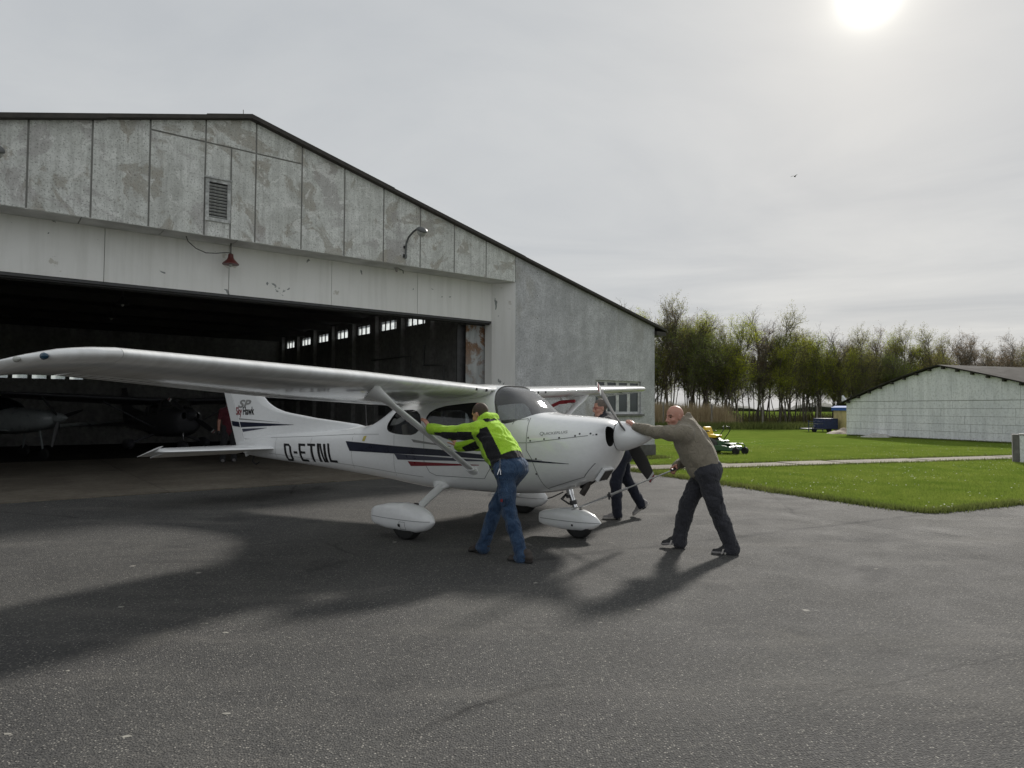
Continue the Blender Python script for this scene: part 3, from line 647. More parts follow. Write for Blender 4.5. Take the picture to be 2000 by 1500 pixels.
FUS = Loft([(2.185, 1.10, 1.385, 0.22, 1.24, 2.2), (2.15, 1.0, 1.42, 0.32, 1.22, 2.3), (2.08, 0.87, 1.445, 0.40, 1.19, 2.4), (1.98, 0.745, 1.462, 0.45, 1.14, 2.5), (1.82, 0.66, 1.478, 0.49, 1.1, 2.6), (1.6, 0.595, 1.492, 0.52, 1.08, 2.7), (1.36, 0.545, 1.508, 0.54, 1.05, 2.9), (1.25, 0.53, 1.52, 0.55, 1.05, 3.0),
            (1.15, 0.52, 1.59, 0.555, 1.05, 3.1), (1.0, 0.51, 1.715, 0.56, 1.05, 3.3), (0.85, 0.505, 1.82, 0.56, 1.05, 3.5), (0.72, 0.50, 1.868, 0.565, 1.05, 3.8), (0.5, 0.495, 1.878, 0.565, 1.05, 4.0), (0, 0.49, 1.862, 0.565, 1.05, 4.0), (-0.5, 0.49, 1.80, 0.55, 1.05, 4.0), (-0.95, 0.52, 1.70, 0.51, 1.03, 3.6), (-1.1, 0.53, 1.63, 0.49, 1.02, 3.3), (-1.4, 0.545, 1.475, 0.44, 0.99, 2.9), (-1.8, 0.565, 1.315, 0.375, 0.97, 2.6),
            (-2.4, 0.60, 1.25, 0.31, 0.95, 2.5), (-3.15, 0.64, 1.19, 0.23, 0.93, 2.4), (-4.0, 0.68, 1.125, 0.15, 0.91, 2.3), (-4.6, 0.71, 1.07, 0.095, 0.90, 2.2), (-5.0, 0.745, 1.02, 0.05, 0.89, 2.1), (-5.2, 0.80, 0.97, 0.03, 0.885, 2.0)])
def chaikin(p, k=2):
    for _ in range(k):
        q = []
        for a, b in zip(p, p[1:] + p[:1]):
            q += [(a[0] * .75 + b[0] * .25, a[1] * .75 + b[1] * .25), (a[0] * .25 + b[0] * .75, a[1] * .25 + b[1] * .75)]
        p = q
    return p
WIN = {'door': chaikin([(-0.35, 1.27), (-0.33, 1.565), (0.47, 1.655), (0.60, 1.62), (0.69, 1.31), (0.6, 1.26)]),
       'quarter': chaikin([(-1.17, 1.27), (-0.92, 1.205), (-0.43, 1.21), (-0.43, 1.55), (-0.9, 1.54), (-1.0, 1.5)]),
       'back': chaikin([(-1.06, 1.72), (-1.86, 1.345), (-1.66, 1.285), (-1.40, 1.40), (-1.14, 1.57), (-1.02, 1.66)]),
       'screen': chaikin([(0.70, 1.90), (0.715, 1.72), (0.82, 1.41), (0.96, 1.375), (1.24, 1.495), (1.36, 1.62), (1.1, 1.9), (0.8, 2.0)], 1)}
def inside(poly, x, y):
    r = False; n = len(poly)
    for i in range(n):
        x1, y1 = poly[i]; x2, y2 = poly[(i + 1) % n]
        if (y1 > y) != (y2 > y) and x < (x2 - x1) * (y - y1) / (y2 - y1) + x1: r = not r
    return r
def grow(poly, d):
    cx = sum(p[0] for p in poly) / len(poly); cy = sum(p[1] for p in poly) / len(poly)
    return [(p[0] + d * (p[0] - cx) / max(1e-6, math.hypot(p[0] - cx, p[1] - cy)), p[1] + d * (p[1] - cy) / max(1e-6, math.hypot(p[0] - cx, p[1] - cy))) for p in poly]
def boolean(base_me, cutters, mats):
    """exact difference of closed meshes"""
    ob = bpy.data.objects.new('tmp_base', base_me); COL.objects.link(ob); tmp = [ob]
    for i, cme in enumerate(cutters):
        c2 = bpy.data.objects.new('tmp_cut', cme); COL.objects.link(c2); tmp.append(c2)
        md = ob.modifiers.new('b%d' % i, 'BOOLEAN'); md.operation = 'DIFFERENCE'; md.solver = 'EXACT'; md.object = c2
    dg = bpy.context.evaluated_depsgraph_get(); dg.update()
    me = bpy.data.meshes.new_from_object(ob.evaluated_get(dg), depsgraph=dg)
    for o in tmp: bpy.data.objects.remove(o)
    return me
def fuselage_mesh():
    us = np.unique(np.concatenate([np.arange(-5.2, 2.05, 0.05), np.arange(2.0, 2.186, 0.02), [2.185]]))
    b = MB(); b.grid(FUS.rings(us, 72), close_v=True, capu=True); hull = b.mesh('fuselage', [M_PAINT, M_CABIN, M_HOLE])
    cuts = []
    us2 = np.arange(-1.72, 1.2, 0.06); c2 = MB(); c2.mi = 0; c2.grid(FUS.rings(us2, 48, 0.045), close_v=True, capu=True); cuts.append(c2.mesh('cab', [M_CABIN]))
    for k, poly in WIN.items():
        c2 = MB(); c2.prism([(p[0], p[1]) for p in poly], -0.9, 0.9, 'y'); cuts.append(c2.mesh('cut', [M_CABIN]))
    for sgn in (-1, 1):
        c2 = MB(); pr = []
        for u, f in ((1.98, 0.55), (2.06, 0.85), (2.12, 1.0), (2.3, 1.05)):
            pr.append([(u, sgn * 0.215 + 0.075 * f * math.cos(q), 1.255 + 0.115 * f * math.sin(q)) for q in np.linspace(0, 2 * PI, 24, endpoint=False)])
        c2.grid(np.array(pr), close_v=True, capu=True); cuts.append(c2.mesh('inlet', [M_HOLE]))
    me = boolean(hull, cuts, None)
    return soften(me, 32)
plane = thing('light_aircraft', 'white high-wing light aircraft marked D-ETNL being pushed on the apron', 'aircraft', PO, PROT)
fus = link('fuselage', fuselage_mesh(), plane)
# glazing
def glazing(name, poly, m_, off, du=0.02, nr=180):
    us = np.arange(-1.95, 1.4, du); R = FUS.rings(us, nr, off); gp = grow(poly, 0.014); V = R.reshape(-1, 3)
    a, b2 = R.shape[:2]; F = []
    cen = 0.25 * (R[:-1] + R[1:] + np.roll(R, -1, 1)[:-1] + np.roll(R, -1, 1)[1:])
    for i in range(a - 1):
        if not (min(p[0] for p in gp) < us[i] < max(p[0] for p in gp)): continue
        for j in range(b2):
            if inside(gp, cen[i, j, 0], cen[i, j, 2]): F.append((i * b2 + j, i * b2 + (j + 1) % b2, (i + 1) * b2 + (j + 1) % b2, (i + 1) * b2 + j))
    def one(F):
        use = sorted({k for f in F for k in f}); mp = {k: i for i, k in enumerate(use)}
        link(name, mesh_from(name, V[use], [tuple(mp[k] for k in f) for f in F], m_, smooth=True), plane)
    if name in ('door_window', 'quarter_window'):
        one([f for f in F if V[f[0]][1] < 0]); one([f for f in F if V[f[0]][1] > 0])
    else: one(F)
glazing('door_window', WIN['door'], M_GLASS, 0.012); glazing('quarter_window', WIN['quarter'], M_GLASS, 0.012); glazing('rear_window', WIN['back'], M_GLASS, 0.012); glazing('windscreen', WIN['screen'], M_SCREEN, 0.012)
# flat decals that follow the side of the body
def decal(name, quads, m_, off=0.004, nu=14, nw=4, parent=None, surf=None, both=False, side=1):
    b = MB()
    for q in quads:
        (u0, w0), (u1, w1), (u2, w2), (u3, w3) = q  # bottom-left, bottom-right, top-right, top-left as seen from starboard
        for sgn in ((1, -1) if both else (side,)):
            P = np.zeros((nu + 1, nw + 1, 3))
            for i in range(nu + 1):
                s_ = i / nu
                for j in range(nw + 1):
                    t_ = j / nw
                    u = (1 - t_) * ((1 - s_) * u0 + s_ * u1) + t_ * ((1 - s_) * u3 + s_ * u2); w = (1 - t_) * ((1 - s_) * w0 + s_ * w1) + t_ * ((1 - s_) * w3 + s_ * w2)
                    v = (FUS.side(u, w) if surf is None else surf(u, w)) + off
                    P[i, j] = (u, -v * sgn, w)
            b.grid(P)
    return b.build(name, m_, parent or plane, fix=False)
decal('navy_stripe', [((-1.99, 0.935), (-0.1, 0.955), (-0.1, 1.035), (-2.1, 1.075)), ((-0.1, 0.955), (1.78, 0.935), (1.78, 0.94), (-0.1, 1.035))], M_NAVY, nu=30, both=True)
decal('bluegrey_stripe', [((-0.87, 0.868), (0.9, 0.925), (0.9, 0.93), (-0.94, 0.945))], M_BLUEGREY, nu=26, both=True)
decal('red_stripe', [((-0.61, 0.795), (0.55, 0.862), (0.55, 0.87), (-0.67, 0.857))], M_RED, nu=20, both=True)
decal('grey_stripe', [((-0.56, 1.115), (0.1, 1.075), (0.1, 1.085), (-0.60, 1.155))], M_GREYDEC, nu=14, both=True)
decal('thin_stripe', [((0.6, 0.985), (1.45, 0.965), (1.45, 0.968), (0.6, 0.997))], M_NAVY, nu=14, both=True)
# registration letters, condensed block capitals built from strokes
def strokes(ch):
    t = 0.27; T = 0.125
    S = {'D': [(0, 0, t, 1), (t, 0, .72, T), (t, 1 - T, .72, 1), (1 - t, .16, 1, .84), ('q', (.72, 0), (1 - .0, .16), (1 - t, .16), (.66, T)), ('q', (.66, 1 - T), (1 - t, .84), (1, .84), (.72, 1))],
         '-': [(.1, .44, .9, .57)], 'E': [(0, 0, t, 1), (t, 0, 1, T), (t, 1 - T, .95, 1), (t, .45, .86, .45 + T)], 'T': [(.5 - t / 2, 0, .5 + t / 2, 1 - T), (0, 1 - T, 1, 1)],
         'N': [(0, 0, t, 1), (1 - t, 0, 1, 1), ('q', (.52, 0), (1 - t, 0), (.48, 1), (t, 1))], 'L': [(0, 0, t, 1), (t, 0, 1, T)]}
    return S[ch]
lq = []
x = -3.70; rise = 0.0
for ch, wd in (('D', 0.205), ('-', 0.13), ('E', 0.20), ('T', 0.215), ('N', 0.225), ('L', 0.195)):
    for s_ in strokes(ch):
        if s_[0] == 'q': pts = list(s_[1:])
        else: pts = [(s_[0], s_[1]), (s_[2], s_[1]), (s_[2], s_[3]), (s_[0], s_[3])]
        lq.append([(x + p[0] * wd - 0.05 * p[1], 0.695 + 0.037 * (x + 3.7) + p[1] * 0.285) for p in pts])
    x += wd + (0.045 if ch != '-' else 0.035)
decal('registration', lq, M_BLACK, off=0.005, nu=4, nw=6)
# seams, screws, handle
def seam(pts, w=0.007):
    q = []
    for a, b in zip(pts[:-1], pts[1:]):
        d = Vector((b[0] - a[0], b[1] - a[1])).normalized(); n = Vector((-d.y, d.x)) * w / 2
        q.append([(a[0] - n.x, a[1] - n.y), (b[0] - n.x, b[1] - n.y), (b[0] + n.x, b[1] + n.y), (a[0] + n.x, a[1] + n.y)])
    return q
for q_ in (seam([(1.22, 1.46), (1.235, 1.31), (1.24, 1.08), (1.31, 0.98), (1.37, 0.82), (1.43, 0.60)]), seam([(1.25, 1.165), (2.06, 1.275)]), seam([(-0.37, 1.24), (-0.36, 0.86), (-0.27, 0.73), (-0.16, 0.695), (0.62, 0.70), (0.74, 0.86), (0.76, 1.3)]), seam([(0.86, 1.15), (1.24, 1.165)]), seam([(1.03, 1.38), (1.06, 1.43), (1.2, 1.45), (1.21, 1.42)]), seam([(-1.95, 0.62), (-1.95, 1.2)], 0.005), seam([(-3.0, 0.7), (-3.0, 1.1)], 0.005), seam([(-0.95, 0.56), (-0.95, 1.2)], 0.005), seam([(-4.0, 0.72), (-4.0, 1.06)], 0.005), seam([(-4.2, 0.80), (-3.0, 0.76), (-1.95, 0.72), (-0.4, 0.66)], 0.005), seam([(-4.2, 1.06), (-3.0, 1.12), (-1.95, 1.18), (-1.3, 1.2)], 0.005), seam([(1.43, 0.62), (1.9, 0.78), (2.05, 0.95)], 0.006)):
    for sd_ in (1, -1): decal('panel_seam', q_, M_SEAM, off=0.003, nu=8, nw=1, side=sd_)
dots = [(1.26, 1.225), (1.29, 1.19), (1.47, 1.215), (1.66, 1.235), (1.85, 1.262), (2.02, 1.29), (1.37, 0.98), (1.36, 0.80), (2.08, 1.28), (1.9, 1.285)]
decal('screw', [[(u - .009, w - .009), (u + .009, w - .009), (u + .009, w + .009), (u - .009, w + .009)] for u, w in dots], M_BLACK, off=0.004, nu=1, nw=1, both=True)
decal('door_handle', [[(1.085, 1.005), (1.10, 1.0), (1.10, 1.015), (1.085, 1.015)], [(1.10, 1.0), (1.125, 1.0), (1.128, 1.13), (1.112, 1.13)], [(1.08, 1.12), (1.115, 1.125), (1.115, 1.14), (1.08, 1.13)]], M_BLACK, off=0.006, nu=2, nw=4)
decal('sticker', [[(-1.70, 1.09), (-1.64, 1.09), (-1.60, 1.17), (-1.68, 1.16)]], M_YELLOW, off=0.004, nu=3, nw=3)
def text_mesh(txt, size, shear=0.0, sx=1.0, bold=0.0):
    cu = bpy.data.curves.new('txt', 'FONT'); cu.body = txt; cu.size = size; cu.shear = shear; cu.resolution_u = 3; cu.offset = bold
    ob = bpy.data.objects.new('txt', cu); COL.objects.link(ob); dg = bpy.context.evaluated_depsgraph_get()
    me = bpy.data.meshes.new_from_object(ob.evaluated_get(dg)); bpy.data.objects.remove(ob)
    V = np.array([v.co[:] for v in me.vertices]); V[:, 0] *= sx; return V, [tuple(p.vertices) for p in me.polygons]
def text_on(name, txt, size, u0, w0, surf, m_, shear=0.0, sx=1.0, slope=0.0, off=0.004, bold=0.0):
    V, F = text_mesh(txt, size, shear, sx, bold)
    W = [(u0 + v[0], -(surf(u0 + v[0], w0 + v[1] + slope * v[0]) + off), w0 + v[1] + slope * v[0]) for v in V]
    return link(name, mesh_from(name, W, F, m_), plane)
text_on('cowl_lettering', 'Q', 0.058, 1.40, 1.255, FUS.side, M_SEAM, sx=1.2, slope=0.1); text_on('cowl_lettering', 'UICKEFLUG', 0.042, 1.455, 1.261, FUS.side, M_SEAM, sx=1.35, slope=0.1)
# wing
def naca(n=22, t=0.12, m=0.02, p=0.4):
    x = 0.5 * (1 - np.cos(np.linspace(0, PI, n))); yt = 5 * t * (0.2969 * np.sqrt(x) - 0.126 * x - 0.3516 * x ** 2 + 0.2843 * x ** 3 - 0.1036 * x ** 4)
    yc = np.where(x < p, m / p ** 2 * (2 * p * x - x ** 2), m / (1 - p) ** 2 * (1 - 2 * p + 2 * p * x - x ** 2)); return x, yc + yt, yc - yt
def wing_at(v):
    """leading edge u, height, chord, drop of the trailing edge, thickness factor"""
    v = abs(v)
    le = np.interp(v, [0, 2.54, 4.82, 4.97, 5.12, 5.24, 5.32, 5.35], [0.69, 0.67, 0.46, 0.40, 0.24, 0.0, -0.28, -0.45])
    te = np.interp(v, [0, 2.54, 4.82, 5.12, 5.35], [-0.96, -0.96, -0.70, -0.74, -0.80])
    z = 1.775 + 0.039 * v - np.interp(v, [4.8, 5.1, 5.27, 5.35], [0, 0.02, 0.055, 0.085]); drop = np.interp(v, [0, 2.54, 5.0], [0.20, 0.19, 0.13])
    th = np.interp(v, [0, 4.72, 5.02, 5.22, 5.32, 5.35], [1, 1, 1.0, 0.9, 0.7, 0.3]); return le, z, le - te, drop, th
def wing_pts(v, x, y, up=0.0):
    le, z, ch, dr, th = wing_at(v); return np.stack([le - x * ch, np.full_like(x, -v), z - x * dr + y * ch * th + up], 1)
def wing_mesh(sg):
    x, yu, yl = naca(26); vs = [0.50, 0.7, 1.0, 1.5, 2.0, 2.54, 3.0, 3.5, 4.0, 4.4, 4.82]
    def sec(v, lim):
        xx = x * lim; up_ = np.interp(xx, x, yu); lo = np.interp(xx, x, yl); A = wing_pts(v, xx[::-1], up_[::-1]); B2 = wing_pts(v, xx[1:], lo[1:]); return np.concatenate([A, B2])
    b = MB(); b.grid(np.array([sec(sg * v, 0.735) for v in vs]), close_v=True, capu=True)
    b.grid(np.array([sec(sg * v, 1.0) for v in (4.824, 4.9, 4.97, 5.04, 5.12, 5.18, 5.24, 5.28, 5.32, 5.35)]), close_v=True, capu=True)
    return b.build('wing', M_SKIN, plane, smooth=40)
def surface_mesh(name, sg, v0, v1, corr, droop=0.0):
    x, yu, yl = naca(26); n = int((v1 - v0) / (0.016 if corr else 0.2)) + 2; S = []
    for i, v in enumerate(np.linspace(v0, v1, n)):
        xx = np.concatenate([np.linspace(1.0, 0.745, 8), np.linspace(0.745, 1.0, 8)]); yy = np.concatenate([np.interp(xx[:8], x, yu), np.interp(xx[8:], x, yl)])
        up_ = np.zeros(16)
        if corr:
            rd = abs(math.sin(v * PI / 0.085)) ** 3 * 0.007 * np.clip((xx - 0.77) * 20, 0, 1) * np.clip((0.985 - xx) * 40, 0, 1); up_ = np.where(np.arange(16) < 8, rd, -rd)
        up_ = up_ - droop * np.clip((xx - 0.745) / 0.25, 0, 1); S.append(wing_pts(sg * v, xx, yy, up_))
    b = MB(); b.grid(np.array(S), close_v=True, capu=True); return b.build(name, M_SKIN, plane, smooth=25)
for sg in (1, -1):
    w_ = wing_mesh(sg); surface_mesh('flap', sg, 0.62, 2.68, True, 0.0); surface_mesh('aileron', sg, 2.70, 4.81, True, 0.0)
    # strut with cuffs
    b = MB(); A, B2 = Vector((0.45, -sg * 0.53, 0.78)), Vector((0.47, -sg * 2.22, 1.715)); b.tube([A + (B2 - A) * t_ for t_ in (0, 0.04, 0.9, 0.95, 1.0)], [0.05, 0.058, 0.058, 0.068, 0.085], 18, sx=0.45, flat=(1, 0, 0)); so = b.build('wing_strut', M_PAINT, plane, smooth=50)
    b = MB(); D_ = (B2 - A).normalized(); b.tube([B2 - D_ * 0.22, B2 - D_ * 0.12, B2 - D_ * 0.02 + Vector((-0.03, 0, 0.0)), B2 + D_ * 0.05 + Vector((-0.08, 0, 0.02))], [0.06, 0.082, 0.13, 0.20], 18, sx=0.45, flat=(1, 0, 0)); b.build('strut_fairing', M_PAINT, so, smooth=50)
    b = MB(); b.tube([A - D_ * 0.03, A + D_ * 0.1], [0.10, 0.074], 16, sx=0.5, flat=(1, 0, 0)); b.build('strut_fairing', M_PAINT, so, smooth=50)
    # main gear
    b = MB(); b.tube([(-0.13, -sg * 0.36, 0.60), (-0.11, -sg * 0.5, 0.55), (-0.05, -sg * 0.85, 0.42), (0.0, -sg * 1.2, 0.27)], [0.06, 0.056, 0.048, 0.042], 14); lg = b.build('gear_leg', M_PAINT, plane, smooth=50)
    b = MB(); b.tube([(-0.14, -sg * 0.38, 0.60), (-0.13, -sg * 0.47, 0.565), (-0.105, -sg * 0.56, 0.53)], [0.19, 0.13, 0.062], 18, flat=(1, 0, 0), sx=0.55); b.build('gear_fairing', M_PAINT, lg, smooth=50)
    b = MB(); b.box(-0.045, 0.03, -0.002, 0.002, -0.02, 0.02, Matrix.Translation((-0.03, -sg * 1.0 - 0.052 * sg, 0.385))); b.build('gear_decal', M_BLACK, lg)
    b = MB(); b.lathe([(-0.08, 0.10), (-0.085, 0.15), (-0.07, 0.195), (-0.03, 0.215), (0.03, 0.215), (0.07, 0.195), (0.085, 0.15), (0.08, 0.10)], 32, 'y', (0.02, -sg * 1.27, 0.215)); ty = b.build('tyre', M_TYRE, plane, smooth=40)
    b = MB(); b.lathe([(-0.07, 0.02), (-0.075, 0.10), (0.075, 0.10), (0.07, 0.02)], 20, 'y', (0.02, -sg * 1.27, 0.215)); b.build('hub', M_ALU, ty)
    # nav and strobe lights
    le, z, ch, dr, th = wing_at(5.20); b = MB(); b.lathe([(-0.03, 0.012), (0.0, 0.028), (0.035, 0.02), (0.05, 0.004)], 12, 'x', (le - 0.02 + 0.03, -sg * 5.20, z - 0.005)); b.build('navigation_light', mat('lens', (0.01, 0.05, 0.09) if sg > 0 else (0.2, 0.01, 0.01), 0.08), plane, smooth=50)
    le, z, ch, dr, th = wing_at(5.28); b = MB(); b.lathe([(-0.03, 0.012), (0.0, 0.024), (0.035, 0.018), (0.05, 0.004)], 12, 'x', (le - 0.01, -sg * 5.285, z - 0.008)); b.build('strobe_light', M_GLOBE, plane, smooth=50)
    for v, r_ in ((0.60, 0.018), (0.80, 0.016)):
        le, z, ch, dr, th = wing_at(v); b = MB(); b.lathe([(-0.02, r_), (0.008, r_)], 10, 'x', (le - 0.002, -sg * v, z - 0.005)); b.build('vent_inlet', M_BLACK, plane)
# centre section over the cabin
x, yu, yl = naca(26); S = []
for v in np.linspace(-0.50, 0.50, 9):
    xx = x; le, z, ch, dr, th = wing_at(0.5); bulge = 0.012 * (1 - (v / 0.5) ** 2)
    A = np.stack([le - xx[::-1] * ch, np.full(26, -v), z - xx[::-1] * dr + yu[::-1] * ch + bulge], 1); B2 = np.stack([le - xx[1:] * ch, np.full(25, -v), z - xx[1:] * dr + np.interp(xx[1:], xx, yu) * ch * 0.4 + 0.0], 1); S.append(np.concatenate([A, B2]))
b = MB(); b.grid(np.array(S), close_v=True, capu=True); b.build('wing_centre', M_SKIN, plane, smooth=40)
# wheel pants
def pant(cu, cv, st, hw, name):
    L = Loft([(u, a, c2, h_, (a + c2) / 2 - 0.01, n) for u, a, c2, h_, n in st], 1, 0.02); us = np.unique(np.concatenate([np.arange(L.B[0, 0], L.B[-1, 0], 0.03), [L.B[-1, 0]]]))
    R = L.rings(us, 40); R[..., 1] += -cv; b = MB(); b.grid(R, close_v=True, capu=True); o = b.build(name, M_PAINT, plane, smooth=38)
    zs = (st[2][1] + st[2][2]) / 2 - 0.012; b = MB()
    P = []
    for u in us[1:-1]:
        P.append([(u, -cv - (L.side(u, zs) + 0.003), zs - 0.003), (u, -cv - (L.side(u, zs + 0.006) + 0.003), zs + 0.003)])
    b.grid(np.array(P)); b.build('pant_seam', M_SEAM, o, fix=False)
    return o, L
MP = [(-0.55, 0.17, 0.335, 0.045, 3.0), (-0.50, 0.145, 0.365, 0.075, 3.0), (-0.28, 0.11, 0.415, 0.115, 2.8), (0.0, 0.10, 0.44, 0.13, 2.6), (0.2, 0.10, 0.415, 0.125, 2.5), (0.33, 0.135, 0.365, 0.10, 2.3), (0.41, 0.19, 0.305, 0.055, 2.1), (0.44, 0.235, 0.26, 0.012, 2.0)]
for sg in (1, -1):
    o, L = pant(0, sg * 1.27, MP, 0.13, 'wheel_fairing')
    if sg > 0:
        q = []
        for u0, w0, u1, w1 in ((0.0, 0.135, 0.085, 0.139), (0.0, 0.225, 0.085, 0.229), (-0.002, 0.135, 0.003, 0.229), (0.085, 0.135, 0.09, 0.229)): q.append([(u0, w0), (u1, w0), (u1, w1), (u0, w1)])
        decal('access_door', q, M_SEAM, surf=lambda u, w: 1.27 + L.side(u, w), nu=2, nw=2, parent=o)
        decal('valve_hole', [[(-0.025, 0.165), (0.012, 0.165), (0.012, 0.2), (-0.025, 0.2)]], M_BLACK, surf=lambda u, w: 1.27 + L.side(u, w), nu=2, nw=2, parent=o)
NP = [(1.10, 0.145, 0.275, 0.04, 3.0), (1.15, 0.125, 0.30, 0.065, 3.0), (1.38, 0.095, 0.35, 0.10, 2.8), (1.58, 0.088, 0.372, 0.11, 2.6), (1.74, 0.095, 0.345, 0.10, 2.4), (1.86, 0.135, 0.295, 0.07, 2.2), (1.93, 0.18, 0.24, 0.03, 2.0), (1.95, 0.205, 0.215, 0.008, 2.0)]
o, L = pant(0, 0.0, NP, 0.11, 'wheel_fairing'); decal('valve_hole', [[(1.60, 0.155), (1.625, 0.155), (1.625, 0.18), (1.60, 0.18)]], M_BLACK, surf=lambda u, w: L.side(u, w), nu=2, nw=2, parent=o)
b = MB(); b.lathe([(-0.06, 0.09), (-0.07, 0.13), (-0.055, 0.165), (-0.02, 0.18), (0.02, 0.18), (0.055, 0.165), (0.07, 0.13), (0.06, 0.09)], 30, 'y', (1.65, 0, 0.18)); b.build('tyre', M_TYRE, plane, smooth=40)
ng = MB(); ng.tube([(1.50, 0, 0.66), (1.535, 0, 0.52)], 0.045, 14); ng.tube([(1.535, 0, 0.53), (1.60, 0, 0.37)], 0.032, 14); go = ng.build('nose_leg', M_CHROME, plane, smooth=50)
b = MB(); b.tube([(1.47, 0, 0.52), (1.40, 0.0, 0.46), (1.52, 0, 0.40)], 0.012, 8); b.tube([(1.52, 0.06, 0.50), (1.52, -0.06, 0.50)], 0.02, 8); b.tube([(1.46, -0.05, 0.55), (1.36, -0.14, 0.49), (1.30, -0.16, 0.47)], 0.008, 6); b.tube([(1.45, 0.05, 0.52), (1.37, 0.1, 0.45)], 0.012, 6); b.tube([(1.565, 0, 0.45), (1.58, 0, 0.40)], 0.045, 12); b.build('torque_link', M_STEEL, go, smooth=50)
# fin, rudder, tailplane
def fin_le(z): return float(np.interp(z, [1.0, 1.27, 1.32, 1.40, 1.49, 1.55, 1.60, 1.66, 1.74, 1.85, 2.40], [-1.9, -1.92, -2.2, -3.14, -3.90, -4.15, -4.28, -4.40, -4.50, -4.60, -5.05]))
def fin_hinge(z): return -4.97 - 0.50 * (z - 0.90)
def fin_te(z): return float(np.interp(z, [0.84, 1.76, 2.40], [-5.27, -5.66, -5.90]))
def lens(u0, u1, th, n=12, sq=1.0):
    x = 0.5 * (1 - np.cos(np.linspace(0, PI, n))); y = th * (np.sqrt(np.clip(x, 0, 1)) * (1 - x ** 1.5)) * 1.6; return u0 + (u1 - u0) * x, y
def vert_surf(name, zs, f0, f1, th, round_le=True):
    S = []
    for z in zs:
        u, y = lens(f0(z), f1(z), th(z)); S.append(np.concatenate([np.stack([u, y, np.full_like(u, z)], 1), np.stack([u[::-1][1:-1], -y[::-1][1:-1], np.full(len(u) - 2, z)], 1)]))
    b = MB(); b.grid(np.array(S), close_v=True, capu=True); return b.build(name, M_PAINT, plane, smooth=45)
def fth(z): return float(np.interp(z, [1.0, 1.3, 1.6, 2.4], [0.04, 0.032, 0.04, 0.03]))
zs = list(np.linspace(1.02, 1.26, 3)) + list(np.arange(1.28, 1.9, 0.02)) + list(np.linspace(1.9, 2.31, 10)) + [2.335]
def ftick(z): return fth(z) * (1.0 if z < 2.32 else 0.4)
def fin_surface(name):
    S = []
    for z in zs:
        u0, u1 = fin_le(z) - (0.02 if z > 2.32 else 0), fin_hinge(z) + 0.008; s_ = np.linspace(0, 1, 26) ** 1.6; u = u0 + (u1 - u0) * s_
        dist = u0 - u; y = ftick(z) * np.clip(np.sqrt(np.clip(dist / 0.22, 0, 1)), 0, 1)
        S.append(np.concatenate([np.stack([u, y, np.full_like(u, z)], 1), np.stack([u[::-1][:-1], -y[::-1][:-1], np.full(25, z)], 1)]))
    b = MB(); b.grid(np.array(S), close_v=True, capu=True); return b.build(name, M_PAINT, plane, smooth=45)
fin_surface('fin')
def rud(name):
    S = []
    for z in list(np.linspace(0.86, 2.31, 14)) + [2.33]:
        u0, u1 = fin_hinge(z) - 0.004, fin_te(z); s_ = np.linspace(0, 1, 8); u = u0 + (u1 - u0) * s_; y = fth(max(z, 1.2)) * (1 - s_) * (0.98) + 0.004
        S.append(np.concatenate([np.stack([u, y, np.full_like(u, z)], 1), np.stack([u[::-1], -y[::-1], np.full(8, z)], 1)]))
    b = MB(); b.grid(np.array(S), close_v=True, capu=True); return b.build(name, M_PAINT, plane, smooth=45)
rudder = rud('rudder')
b = MB(); b.lathe([(2.33, 0.03), (2.37, 0.03), (2.40, 0.022), (2.42, 0.005)], 12, 'z', (-5.42, 0, 0)); b.build('beacon', M_RED, plane, smooth=50)
def fsurf(u, w):
    d = fin_le(w) - u
    if u < fin_hinge(w): return fth(max(w, 1.2)) * (1 - (fin_hinge(w) - u) / max(0.05, fin_hinge(w) - fin_te(w))) + 0.004
    return max(fth(w) * min(1.0, math.sqrt(max(0.0, d) / 0.22)), FUS.side(u, w) if w < FUS.at(u)[1] else 0)
decal('fin_stripe', [((fin_hinge(1.22) + 0.012, 1.215), (-3.68, 1.283), (-3.66, 1.286), (fin_hinge(1.31) + 0.012, 1.312))], M_NAVY, surf=fsurf, nu=30, both=True)
decal('fin_stripe', [((fin_te(1.24) + 0.03, 1.235), (fin_hinge(1.22) - 0.012, 1.218), (fin_hinge(1.31) - 0.012, 1.31), (fin_te(1.325) + 0.03, 1.325))], M_NAVY, surf=fsurf, nu=8, both=True, parent=rudder)
decal('fin_stripe', [((fin_hinge(1.13) + 0.03, 1.135), (-4.38, 1.218), (-4.38, 1.221), (fin_hinge(1.18) + 0.02, 1.19))], M_BLUEGREY, surf=fsurf, nu=14, both=True)
decal('fin_stripe', [((fin_hinge(1.36) + 0.02, 1.352), (-4.06, 1.318), (-4.06, 1.321), (fin_hinge(1.37) + 0.02, 1.376))], M_GREYDEC, surf=fsurf, nu=14, both=True)
text_on('fin_lettering', 'Sky', 0.195, -5.27, 1.435, fsurf, M_RED, sx=0.62, slope=0.02, bold=0.005); text_on('fin_lettering', 'Hawk', 0.195, -5.075, 1.438, fsurf, M_BLACK, sx=0.70, slope=0.02, bold=0.005)
text_on('fin_emblem', 'SP', 0.19, -5.22, 1.565, fsurf, M_GREYDEC, shear=0.35, sx=1.75, off=0.0025, bold=0.007)
